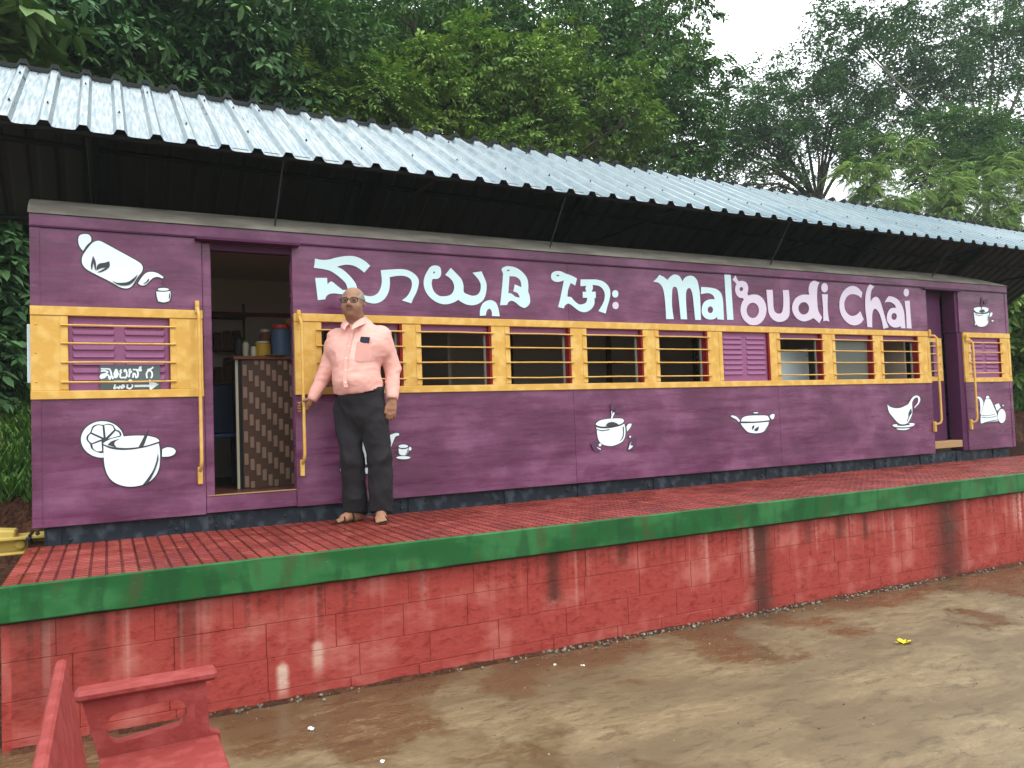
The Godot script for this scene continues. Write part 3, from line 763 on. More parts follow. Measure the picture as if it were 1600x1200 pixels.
# ---------------------------------------------------------------- camera, sky, light
func setting_up() -> void:
	var cam := Camera3D.new()
	cam.name = "camera"
	add_child(cam)
	cam.position = Vector3(0.4106, 0.5830, 5.6247)
	cam.rotation_order = EULER_ORDER_YXZ
	cam.rotation_degrees = Vector3(2.3717, -27.4748, -2.0441)
	cam.fov = 52.417
	cam.far = 600
	cam.current = true
	var env := Environment.new()
	env.tonemap_mode = Environment.TONE_MAPPER_LINEAR
	env.tonemap_exposure = 0.96
	env.background_mode = Environment.BG_SKY
	env.sdfgi_enabled = true
	env.ssao_enabled = true
	env.ssil_enabled = true
	var sky := Sky.new()
	var sm2 := ProceduralSkyMaterial.new()
	sm2.sky_top_color = Color(0.96, 0.975, 0.985)
	sm2.sky_horizon_color = Color(0.48, 0.52, 0.51)
	sm2.sky_curve = 0.2
	sm2.sky_energy_multiplier = 1.72
	sm2.ground_bottom_color = Color(0.33, 0.30, 0.26)
	sm2.ground_horizon_color = Color(0.5, 0.5, 0.48)
	sm2.sun_angle_max = 1.0
	sky.sky_material = sm2
	env.sky = sky
	env.fog_enabled = true
	env.fog_mode = Environment.FOG_MODE_EXPONENTIAL
	env.fog_density = 0.0010
	env.fog_light_color = Color(0.92, 1.0, 0.99)
	var we := WorldEnvironment.new()
	we.name = "world_environment"
	we.environment = env
	add_child(we)
	var sun := DirectionalLight3D.new()
	sun.name = "sun"
	sun.light_energy = 0.5
	sun.light_angular_distance = 14.0
	sun.light_color = Color(1.0, 0.97, 0.92)
	sun.shadow_enabled = true
	add_child(sun)
	sun.rotation_degrees = Vector3(-58, 22, 0)

# ---------------------------------------------------------------- ground and platform
func ground_y(x: float) -> float: return -0.886 - 0.0088 * clampf(x, -20.0, 40.0)

func bank_y(x: float, z: float) -> float:
	# the hillside behind the coach: soil cutting, then a grassy slope that steepens to the right
	var t := clampf((x - 2.0) / 12.0, 0.0, 1.0)
	var foot := -0.62
	var lip := lerpf(0.05, 0.5, t)
	if z > -2.65: return foot
	if z > -3.1: return lerpf(foot, lip, smoothstep(0.0, 1.0, (-2.65 - z) / 0.45))
	var far := -3.1 - z
	return lip + minf(far, 3.0) * lerpf(0.45, 1.0, t) + clampf(far - 3.0, 0.0, 30.0) * 0.16

func build_ground() -> void:
	var g := MB.new()
	var xs := [-120.0, -20.0, -4.0, 0.0, 4.0, 8.0, 12.0, 20.0, 40.0, 160.0]
	var zs := [1.20, 2.0, 3.0, 4.5, 6.5, 10.0, 20.0, 140.0]
	for i in xs.size() - 1:
		for j in zs.size() - 1:
			var a: float = xs[i]
			var b: float = xs[i + 1]
			var c: float = zs[j]
			var d: float = zs[j + 1]
			g.quad(Vector3(a, ground_y(a), d), Vector3(b, ground_y(b), d), Vector3(b, ground_y(b), c), Vector3(a, ground_y(a), c))
	struct("ground", g, M.wet_concrete)
	# hillside
	var h := MB.new()
	var fn := FastNoiseLite.new()
	fn.seed = 8
	fn.frequency = 0.9
	var gx := []
	var x := -40.0
	while x < 90.0:
		gx.append(x)
		x += 0.18 if x > -3.0 and x < -0.1 or x > 9.0 and x < 19.0 else (3.0 if x < -4.0 or x > 24.0 else 0.7)
	var gz := [1.19, -0.6, -1.6, -2.6, -2.7, -2.8, -2.9, -3.0, -3.12, -3.3, -3.55, -3.9, -4.3, -4.8, -5.4, -6.2, -7.5, -9.0, -12.0, -18.0, -30.0, -60.0, -140.0]
	var P := func(i: int, j: int) -> Vector3:
		var px: float = gx[i]
		var pz: float = gz[j]
		var y := bank_y(px, pz) + fn.get_noise_2d(px * 2.0, pz * 2.0) * 0.09
		if pz > 0: y = minf(y, -1.0)
		return Vector3(px, y, pz + fn.get_noise_2d(px, y * 3.0 + 40.0) * 0.12)
	for i in gx.size() - 1:
		for j in gz.size() - 1:
			h.quad(P.call(i, j), P.call(i + 1, j), P.call(i + 1, j + 1), P.call(i, j + 1))
	struct("hillside", h, M.soil)

func build_platform() -> void:
	var plat := struct("platform", boxm(-0.04, 13.9, -0.94, -0.298, -1.9, 1.255), M.tile_joint)
	var bed := boxm(-0.04, 13.9, -0.297, DECK - 0.008, -1.9, 1.30)
	part("bed", bed, M.tile_joint, plat)
	# edge beam, painted green
	var e := MB.new()
	var fn := FastNoiseLite.new()
	fn.seed = 4
	fn.frequency = 1.6
	var steps := 110
	for i in steps:
		var x0 := -0.045 + 13.95 * i / steps
		var x1 := -0.045 + 13.95 * (i + 1) / steps
		var P := func(x: float, k: int) -> Vector3:
			var w := fn.get_noise_1d(x) * 0.004
			var w2 := fn.get_noise_1d(x * 2 + 50) * 0.005
			match k:
				0: return Vector3(x, DECK - 0.3, 1.262)
				1: return Vector3(x, -0.287 + w2, 1.318 + w)
				2: return Vector3(x, -0.281 + w2, 1.324 + w)
				3: return Vector3(x, DECK - 0.006 + w, 1.324 + w)
				4: return Vector3(x, DECK + 0.001 + w * 0.5, 1.317 + w)
				5: return Vector3(x, DECK + 0.001, 1.301)
			return Vector3(x, -0.287 + w2, 1.262)
		for k: int in [1, 2, 3, 4]: e.quad(P.call(x0, k), P.call(x1, k), P.call(x1, k + 1), P.call(x0, k + 1))
		e.quad(P.call(x0, 6), P.call(x1, 6), P.call(x1, 1), P.call(x0, 1))
	var beam := part("edge_beam", e, M.green_paint, plat)
	# chequered tiles, four studs by five, laid with a dark joint
	var cell := 0.073
	var studx := 4
	var pitch := cell * studx
	var rows := [1.30, 0.965, 0.63, 0.295, -0.04]
	var protos := []
	for k in 3:
		var t := MB.new()
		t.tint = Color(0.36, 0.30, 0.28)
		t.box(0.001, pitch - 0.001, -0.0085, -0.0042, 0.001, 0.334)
		for i in studx:
			for j in 6:
				var x0 := i * cell + 0.004
				var x1 := x0 + cell - 0.008
				var gz := 0.0055
				var z0 := j * 0.0556 + 0.004
				var z1 := z0 + 0.0478
				var g := 0.0035
				var y := rng.randf_range(-0.0005, 0.0005)
				var p := [Vector3(x0, -0.004, z1), Vector3(x1, -0.004, z1), Vector3(x1, -0.004, z0), Vector3(x0, -0.004, z0)]
				var q := [Vector3(x0 + g, y, z1 - gz), Vector3(x1 - g, y, z1 - gz), Vector3(x1 - g, y, z0 + gz), Vector3(x0 + g, y, z0 + gz)]
				t.tint = Color.WHITE * rng.randf_range(0.92, 1.05)
				t.quad(q[0], q[1], q[2], q[3])
				# stud sides and groove floor tinted darker than the stud tops
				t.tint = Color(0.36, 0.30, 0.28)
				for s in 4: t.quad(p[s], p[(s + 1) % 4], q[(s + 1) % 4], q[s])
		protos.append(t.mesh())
	for r in 4:
		for i in 48:
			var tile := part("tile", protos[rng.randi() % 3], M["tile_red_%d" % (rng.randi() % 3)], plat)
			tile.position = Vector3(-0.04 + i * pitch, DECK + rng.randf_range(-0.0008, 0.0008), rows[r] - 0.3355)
			tile.rotation.x = rng.randf_range(-0.002, 0.002)
	# painted block wall under the edge
	var wall := Node3D.new()
	wall.name = "retaining_wall"
	add_child(wall)
	tag(wall, "red painted block wall with stains holding up the platform", "wall")
	part("mortar", boxm(-0.035, 13.9, -1.05, -0.299, 1.256, 1.2635), M.wall_red, wall)
	var ys := [-0.300, -0.478, -0.660, -0.835, -1.02]
	for c in 4:
		var x := -0.04 - rng.randf() * 0.2
		while x < 13.9:
			var wdt := rng.randf_range(0.36, 0.5)
			var x0 := maxf(x, -0.04)
			var x1 := minf(x + wdt, 13.9)
			if x1 - x0 > 0.05:
				var b := MB.new()
				var dz := rng.randf_range(-0.0012, 0.0012)
				var j1 := rng.randf_range(0.0005, 0.0017)
				var j2 := rng.randf_range(0.0005, 0.0015)
				b.box(x0 + j1, x1 - j1, ys[c + 1] + j2, ys[c] - j2, 1.2637, 1.27 + dz, 0.0022)
				part("block", b, M.wall_red, wall)
			x += wdt
	# crumbled mortar and gravel along the foot of the wall
	var crumbs := MB.new()
	for i in 1700:
		var x := rng.randf_range(0.8, 9.5)
		var keep := fn.get_noise_1d(x * 4.0) * 1.3 + sin(x * 5.3 + 1.0) * 0.3 + (0.35 if x > 2.8 and x < 6.8 else -0.45)
		if keep < rng.randf_range(-0.5, 0.7): continue
		var s := 0.0025 + 0.008 * pow(rng.randf(), 2.0)
		var o := Vector3(x, ground_y(x) + s * 0.3 + rng.randf() * 0.012, 1.274 + absf(rng.randfn(0, 0.045)))
		crumbs.tint = Color(0.27, 0.24, 0.19).lerp(Color(0.06, 0.045, 0.035), rng.randf())
		crumbs.cbox(o, Vector3(s, s * 0.7, s * 0.9), Basis.from_euler(Vector3(rng.randf() * 3, rng.randf() * 3, 0)), s * 0.3)
	for i in 700:
		var x := rng.randf_range(0.6, 9.5)
		var s := 0.0012 + 0.0035 * pow(rng.randf(), 3.0)
		crumbs.tint = Color(0.30, 0.25, 0.19).lerp(Color(0.05, 0.04, 0.03), rng.randf())
		crumbs.cbox(Vector3(x, ground_y(x) + s * 0.4, 1.3 + 2.2 * rng.randf()), Vector3(s, s * 0.6, s * 0.8), Basis.from_euler(Vector3(rng.randf() * 3, rng.randf() * 3, 0)))
	var cr := part("gravel", crumbs, M.coloured, self)
	cr.set_meta("kind", "stuff")
	cr.set_meta("label", "pale and dark grit crumbled along the foot of the wall")
	# rough fillet of dark mortar
	var fil := MB.new()
	for i in 220:
		var x0 := i * 0.06
		var x1 := x0 + 0.06
		var Q := func(x: float, k: int) -> Vector3:
			var w := 0.5 + 0.5 * fn.get_noise_1d(x * 3.0 + 9.0) + 0.3 * fn.get_noise_1d(x * 14.0)
			var hh := 0.018 * w
			if k == 0: return Vector3(x, ground_y(x) + hh + 0.006, 1.2725)
			if k == 1: return Vector3(x, ground_y(x) + hh * 0.6 + 0.003, 1.285 + 0.012 * w)
			return Vector3(x, ground_y(x) + 0.001, 1.298 + 0.035 * w)
		for k in 2: fil.quad(Q.call(x0, k + 1), Q.call(x1, k + 1), Q.call(x1, k), Q.call(x0, k))
	part("mortar_fillet", fil, M.soil, wall)

# ---------------------------------------------------------------- coach
func holes_free(list: Array, x: float) -> bool:
	for a: Array in list:
		if x > a[0] and x < a[1]: return false
	return true

func shutter(parent: Node, x0: float, x1: float, y0: float, y1: float, z: float, called := "shutter") -> void:
	var mt: Material = M.shutter_paint
	var s := part(called, boxm(x0, x1, y0, y1, z - 0.02, z, 0.001), mt, parent)
	var w := (x1 - x0)
	var rows := 8
	var y_low := y0 + (y1 - y0) * 0.13
	var step := (y1 - 0.02 - y_low) / rows
	for c in 2:
		var a := x0 + 0.02 + c * (w / 2 + 0.005)
		var b := a + w / 2 - 0.05
		for r in rows:
			var y := y_low + r * step
			var m := MB.new()
			# a pressed louvre: wedge that opens downwards
			var p := [Vector3(a, y, z), Vector3(b, y, z), Vector3(b, y + step * 0.72, z), Vector3(a, y + step * 0.72, z)]
			var f0 := Vector3(a + 0.012, y + 0.004, z + 0.013)
			var f1 := Vector3(b - 0.012, y + 0.004, z + 0.013)
			m.quad(f0, f1, p[2], p[3])
			m.quad(p[0], p[1], f1, f0)
			m.tri(p[0], f0, p[3])
			m.tri(p[1], p[2], f1)
			part("slat", m, mt, s)

func window(x0: float, x1: float, kind: String) -> void:
	var y0 := 0.843
	var y1 := 1.315
	var fr := MB.new()
	# lining of the opening
	fr.box(x0 - 0.016, x0, y0, y1, -0.085, -0.0305)
	fr.box(x0 - 0.016, x1 + 0.016, y1, y1 + 0.016, -0.085, -0.0305)
	fr.box(x0 - 0.016, x1 + 0.016, y0 - 0.016, y0, -0.085, -0.0305)
	var w := part("window", fr, M.red_paint, coach)
	part("jamb", boxm(x1 - 0.004, x1 + 0.016, y0, y1, -0.088, 0.002), M.red_paint, w)
	if kind in ["open", "white", "mesh"]:
		# raised shutter shows its lower rail; the pane's pale edge stands beside the jamb
		part("raised_shutter", boxm(x0, x1 - 0.005, 1.257, y1, -0.05, -0.033, 0.001), M.shutter_paint, w)
		part("pane_edge", boxm(x1 - 0.022, x1 - 0.006, y0 + 0.001, 1.256, -0.075, -0.060), M.mesh_grey, w)
	if kind == "mesh":
		var g := MB.new()
		var k := x0 + 0.008
		while k < x1:
			g.box(k, k + 0.003, y0, 1.257, -0.062, -0.059)
			k += 0.009
		k = y0 + 0.004
		while k < 1.255:
			g.box(x0, x1, k, k + 0.003, -0.0585, -0.0565)
			k += 0.009
		var q := part("wire_mesh", g, M.mesh_grey, w)
		q.set_meta("kind", "stuff")
	if kind in ["louvre", "louvre_bars"]: shutter(w, x0, x1 - 0.004, y0, y1, -0.022)
	if kind != "louvre":
		for y: float in [1.256, 1.141, 1.020, 0.896]:
			var b := MB.new()
			var wob := rng.randf_range(-0.003, 0.003)
			b.tube([Vector3(x0 - 0.04, y, 0.016), Vector3(x0 + 0.1, y + wob * 0.3, 0.020), Vector3((x0 + x1) / 2, y + wob, 0.021), Vector3(x1 - 0.1, y + wob * 0.3, 0.020), Vector3(x1 + 0.036, y, 0.016)], 0.0062, 7)
			part("bar", b, M.yellow_paint, w)

func handrail(x: float, top: float, low: float, bend: float) -> void:
	var b := MB.new()
	b.box(x - 0.014, x + 0.014, top - 0.085, top, 0.0125, 0.030, 0.004)
	b.tube([Vector3(x, top - 0.03, 0.029), Vector3(x, top - 0.03, 0.036)], 0.009, 8)
	var r := part("handrail", b, M.yellow_paint, coach)
	var p := MB.new()
	if bend > 0.0:
		p.tube([Vector3(x, top - 0.07, 0.025), Vector3(x + bend * 0.6, top - 0.072, 0.055), Vector3(x + bend, top - 0.10, 0.072), Vector3(x + bend, top - 0.15, 0.075), Vector3(x + bend, low + 0.14, 0.075), Vector3(x + bend * 0.8, low + 0.10, 0.07), Vector3(x, low + 0.08, 0.03)], 0.0125, 10)
	else:
		p.tube([Vector3(x, top - 0.05, 0.035), Vector3(x + 0.003, top - 0.09, 0.075), Vector3(x + 0.004, top - 0.12, 0.088), Vector3(x + 0.004, low + 0.16, 0.088), Vector3(x + 0.003, low + 0.12, 0.075), Vector3(x, low + 0.09, 0.03)], 0.0115, 10)
	part("grab_bar", p, M.yellow_paint, r)
	part("lower_bracket", boxm(x - 0.015, x + 0.015, low, low + 0.115, 0.003, 0.034, 0.004), M.yellow_paint, r)

func build_coach() -> void:
	coach = thing("railway_coach", "purple railway coach with yellow window band and painted white cups standing along the platform", "railway coach")
	var pp: Material = M.purple_paint
	var W := [[0.199, 0.787, "louvre_bars"], [1.795, 2.392, "open"], [2.56, 3.145, "open"], [3.328, 3.892, "open"], [4.069, 4.65, "open"], [4.845, 5.40, "open"], [5.595, 6.19, "louvre"], [6.345, 6.93, "white"], [7.13, 7.70, "mesh"], [7.877, 8.452, "open"], [9.41, 10.0, "louvre_bars"]]
	# lower and upper side panels, joined at the seams seen in the paint
	for a: Array in [[0.0, 0.993], [1.596, 3.9195], [3.9215, 6.297], [6.299, 8.671], [9.292, COACH_END]]:
		part("side_panel", boxm(a[0], a[1], 0.0, 0.789, -0.03, 0.0, 0.0015), pp, coach)
	for a: Array in [[0.0, 0.993], [1.596, 3.903], [3.905, 6.379], [6.381, 8.655], [9.235, COACH_END]]:
		part("side_panel", boxm(a[0], a[1], 1.374, 1.868, -0.03, 0.0, 0.0015), pp, coach)
	part("cornice", boxm(-0.006, COACH_END + 0.006, 1.8685, 1.878, -0.03, 0.014, 0.001), M.dark_purple_paint, coach)
	part("cornice", boxm(-0.005, COACH_END + 0.005, 1.8785, 1.952, -0.03, 0.010, 0.002), pp, coach)
	# corner angles and panel beading
	for x: float in [0.0, COACH_END - 0.045]:
		part("corner_strip", boxm(x - 0.004 if x < 1 else x, x + 0.049, 0.004, 0.788, 0.0005, 0.005, 0.001), pp, coach)
		part("corner_strip", boxm(x - 0.004 if x < 1 else x, x + 0.049, 1.375, 1.867, 0.0005, 0.005, 0.001), pp, coach)
	# yellow band
	var band: Material = M.yellow_paint
	for a: Array in [[-0.006, 0.992], [1.600, 8.668], [9.285, COACH_END + 0.006]]:
		part("band_rail", boxm(a[0], a[1], 1.3155, 1.3735, -0.03, 0.012, 0.003), band, coach)
		part("band_rail", boxm(a[0], a[1], 0.7895, 0.8425, -0.03, 0.012, 0.003), band, coach)
	var edges := [[-0.005, 0.199], [0.787, 0.991]]
	for i in range(1, 9): edges.append([W[i][1], W[i + 1][0]])
	edges.append([1.601, W[1][0]])
	edges.append([W[9][1], 8.667])
	edges.append([9.286, W[10][0]])
	edges.append([W[10][1], COACH_END + 0.005])
	for a: Array in edges:
		var plate := part("band_plate", boxm(a[0] + (0.0165 if a[0] > 2.0 and a[0] < 8.6 else 0.0), a[1] - 0.001, 0.8430, 1.3150, -0.03, 0.006, 0.002), band, coach)
		if a[0] > 0.7 and a[0] < 1.0: part("cover_strip", boxm(a[0] + 0.0015, a[0] + 0.036, 0.85, 1.309, 0.0062, 0.0095, 0.001), band, plate)
		else: part("cover_strip", boxm(a[1] - 0.045, a[1] - 0.0015, 0.85, 1.309, 0.0062, 0.0095, 0.001), band, plate)
		for y: float in [0.90, 1.08, 1.26]:
			var rv := MB.new()
			rv.lathe(Vector3.ZERO, [[0.006, 0.0], [0.0055, 0.0025], [0.003, 0.004], [0.0, 0.0045]], 7)
			var q := part("rivet", rv, band, plate)
			q.rotation.x = PI / 2
			q.position = Vector3(a[0] + 0.03, y, 0.0062)
	for a: Array in W: window(a[0], a[1], a[2])
	# first doorway: hood, jambs, step board, floor edge
	part("door_hood", boxm(0.951, 1.642, 1.846, 1.866, -0.03, 0.075, 0.003), M.dark_purple_paint, coach)
	part("door_jamb", boxm(0.994, 1.052, 0.118, 1.845, -0.09, -0.012, 0.004), pp, coach)
	part("door_jamb", boxm(1.594, 1.612, 0.118, 1.845, -0.09, -0.031, 0.003), pp, coach)
	part("door_lintel", boxm(1.053, 1.593, 1.80, 1.845, -0.09, -0.031), M.dark_purple_paint, coach)
	part("step_board", boxm(0.9945, 1.5945, 0.004, 0.117, -0.06, -0.006, 0.004), pp, coach)
	part("sill_strip", boxm(1.0, 1.594, 0.1175, 0.1225, -0.06, -0.002, 0.001), M.threshold_wood, coach)
	# second doorway with an inward leaf
	part("door_hood", boxm(8.60, 9.27, 1.850, 1.8665, -0.03, 0.03, 0.003), M.dark_purple_paint, coach)
	var leaf := part("door_leaf", boxm(8.672, 9.10, 0.128, 1.849, -0.165, -0.135, 0.003), M.dark_purple_paint, coach, "purple door set back in the doorway with a small barred window")
	part("leaf_band", boxm(8.673, 9.08, 0.815, 1.315, -0.134, -0.128, 0.002), M.yellow_paint, leaf)
	part("leaf_dark_plate", boxm(8.70, 8.98, 0.87, 1.27, -0.1275, -0.1255), M.inner_dark, leaf)  # dark plate painted in for the unlit inside behind the bars
	part("leaf_shutter", boxm(8.91, 8.979, 0.871, 1.269, -0.1252, -0.122), M.shutter_paint, leaf)
	for y: float in [0.93, 1.03, 1.13, 1.22]:
		var b := MB.new()
		b.tube([Vector3(8.68, y, -0.112), Vector3(9.05, y, -0.112)], 0.006, 6)
		part("bar", b, M.yellow_paint, leaf)
	part("door_jamb", boxm(9.20, 9.2905, 0.0, 1.373, -0.17, -0.012, 0.003), M.dark_purple_paint, coach)
	part("door_jamb", boxm(9.185, 9.2345, 1.374, 1.849, -0.17, -0.012, 0.003), M.dark_purple_paint, coach)
	part("step_board", boxm(8.672, 9.199, 0.045, 0.125, -0.17, -0.02, 0.004), M.threshold_wood, coach)
	handrail(0.957, 1.436, 0.205, 0.0)
	handrail(1.632, 1.394, 0.214, 0.0)
	handrail(8.655, 1.392, 0.24, 0.042)
	handrail(9.318, 1.345, 0.24, 0.03)
	# underframe with plates and rivets
	var uf := part("underframe", boxm(0.055, COACH_END - 0.05, DECK - 0.02, -0.002, -0.10, -0.045, 0.003), M.underframe_paint, coach)
	var rivet := MB.new()
	rivet.lathe(Vector3.ZERO, [[0.0135, 0.0], [0.012, 0.006], [0.007, 0.010], [0.0, 0.0115]], 8)
	var rmesh := rivet.mesh()
	for x: float in [0.07, 0.86, 1.06, 1.62, 2.43, 3.25, 3.95, 4.75, 5.42, 6.12, 6.95, 7.7, 8.45, 9.1, 9.8]:
		var wp := rng.randf_range(0.05, 0.16)
		part("stiffener", boxm(x, x + wp, DECK - 0.004, -0.012, -0.0448, -0.034, 0.002), M.underframe_paint, uf)
		for s: Array in [[-0.05, -0.035], [-0.05, -0.085], [-0.10, -0.06], [wp + 0.05, -0.04], [wp + 0.05, -0.09]]:
			if rng.randf() < 0.25: continue
			var q := part("rivet", rmesh, M.rivet, uf)
			q.rotation.x = PI / 2
			q.position = Vector3(x + s[0], s[1], -0.0448)
	# roof: an elliptic vault with rounded ends
	var rf := MB.new()
	var xs := [-0.012, 0.03, 0.5, 1.5, 2.5, 3.5, 4.5, 5.5, 6.5, 7.5, 8.5, 9.4, 9.8, 10.0, 10.12, COACH_END + 0.012]
	var K := 20
	var prof := func(i: int, k: int) -> Vector3:
		var x: float = xs[i]
		var u := cos(PI * k / K)
		var rise := 0.225 * pow(maxf(0.0, 1.0 - pow(absf(u), 2.6)), 0.62)
		var e := clampf((x - 9.3) / 0.9, 0.0, 1.0)
		rise *= sqrt(maxf(0.0, 1.0 - e * e * 0.85))
		return Vector3(x, 1.953 + rise, -1.0 + u * 1.022)
	var base := rf.v.size()
	for i in xs.size():
		for k in K + 1:
			var p: Vector3 = prof.call(i, k)
			rf.v.append(p)
			var t1: Vector3 = (prof.call(i, mini(k + 1, K)) as Vector3) - (prof.call(i, maxi(k - 1, 0)) as Vector3)
			var t2: Vector3 = (prof.call(mini(i + 1, xs.size() - 1), k) as Vector3) - (prof.call(maxi(i - 1, 0), k) as Vector3)
			rf.n.append(t2.cross(t1).normalized() * -1.0 if t2.cross(t1).y < 0 else t2.cross(t1).normalized())
			rf.uv.append(Vector2(p.x, p.z)); rf.col.append(Color.WHITE)
	for i in xs.size() - 1:
		for k in K:
			var a := base + i * (K + 1) + k
			var b := a + K + 1
			for q: int in [a, a + 1, b, b, a + 1, b + 1]: rf.ix.append(q)
	part("roof", rf, M.coach_roof_paint, coach)
	# ends
	for e: float in [0.0, COACH_END - 0.03]:
		var poly := PackedVector2Array([Vector2(-1.97, 0.0), Vector2(-0.031, 0.0)])
		for k in K + 1:
			var p: Vector3 = prof.call(0 if e < 1 else xs.size() - 1, k)
			poly.append(Vector2(clampf(p.z, -1.97, -0.031), p.y - 0.004))
		var m := MB.new()
		m.slab(poly, 0.0, 0.03)
		var q := part("end_wall", m, pp, coach)
		q.basis = Basis(Vector3(0, 0, 1), Vector3(0, 1, 0), Vector3(-1, 0, 0))
		q.position = Vector3(e + 0.03, 0, 0)
	part("rear_wall", boxm(0.0, COACH_END, 0.0, 1.952, -2.0, -1.972), pp, coach)
	part("inner_rear_wall", boxm(0.031, COACH_END - 0.031, 0.12, 1.95, -1.9715, -1.95), M.inner_wall, coach)
	part("floor", boxm(0.031, COACH_END - 0.031, 0.06, 0.117, -1.949, -0.061), M.inner_floor, coach)
	part("ceiling", boxm(0.031, COACH_END - 0.031, 1.953, 1.965, -1.949, -0.04), M.inner_wall, coach)
	part("partition", boxm(3.2, 3.23, 0.118, 1.952, -1.949, -1.0), M.inner_wall, coach)
	part("partition", boxm(8.50, 8.53, 0.118, 1.952, -1.949, -0.2), M.inner_wall, coach)
	for x: float in [2.3, 4.3, 5.6, 6.9, 8.0]:
		part("rear_post", boxm(x, x + 0.06, 0.118, 1.952, -1.9495, -1.92), M.wood, coach)
	part("picture_rail", boxm(0.04, 8.49, 1.60, 1.64, -1.9495, -1.93), M.red_paint, coach)
	# pale lamp board on the left end, and a white plate on the right end
	part("end_board", boxm(-0.030, -0.0065, 0.90, 1.27, -0.14, -0.10, 0.003), M.white_paint, coach, "narrow white board on the end of the coach")
	part("end_board", boxm(COACH_END + 0.008, COACH_END + 0.06, 0.80, 1.0, -0.10, -0.06, 0.003), M.white_paint, coach, "narrow white board on the end of the coach")
	# drawbar that juts out at the left end
	var db := MB.new()
	db.box(-1.1, 0.05, -0.095, -0.075, -0.52, -0.30, 0.004)
	db.box(-1.1, 0.05, -0.188, -0.172, -0.52, -0.30, 0.004)
	db.box(-1.1, 0.05, -0.1715, -0.0955, -0.42, -0.40)
	var d := part("drawbar", db, M.drawbar_yellow, coach, "yellow steel drawbar jutting out past the end of the coach")
	var bolt := MB.new()
	bolt.lathe(Vector3.ZERO, [[0.032, 0.0], [0.032, 0.025], [0.02, 0.032], [0.0, 0.034]], 14)
	var bo := part("bolt", bolt, M.drawbar_yellow, d)
	bo.rotation.x = PI / 2
	bo.position = Vector3(-0.10, -0.133, -0.3995)
	part("clamp", boxm(-0.05, -0.032, -0.195, -0.068, -0.535, -0.29, 0.002), M.black, d)
	var wedge := MB.new()
	wedge.cbox(Vector3(-0.42, -0.035, -0.4), Vector3(0.30, 0.035, 0.09), Basis.from_euler(Vector3(0, 0, -0.12)), 0.01)
	part("coupler_head", wedge, M.drawbar_yellow, d)
	lettering = Node3D.new()
	lettering.name = "lettering"
	coach.add_child(lettering)
	lettering.set_meta("label", "large white hand painted lettering above the windows")
	# the small sign behind the bars
	sign_board = thing("direction_sign", "small grey sign with white writing and an arrow behind the leftmost barred window", "sign")
	part("board", boxm(0.372, 0.724, 0.846, 1.003, -0.008, -0.003, 0.0005), M.sign_grey, sign_board)
	mural_z = -0.0022
	paint_all()

func jar(o: Vector3, r: float, h: float, m: Material, label: String, lid: Material) -> void:
	var t := thing("jar", label, "jar", o)
	var b := MB.new()
	b.lathe(Vector3.ZERO, [[0.0, 0.001], [r * 0.95, 0.001], [r, 0.01], [r, h * 0.8], [r * 0.8, h * 0.88], [r * 0.78, h * 0.9]], 16)
	part("body", b, m, t)
	var l := MB.new()
	l.lathe(Vector3.ZERO, [[r * 0.85, h * 0.9], [r * 0.86, h * 0.99], [r * 0.8, h], [0.0, h]], 16)
	part("lid", l, lid, t)

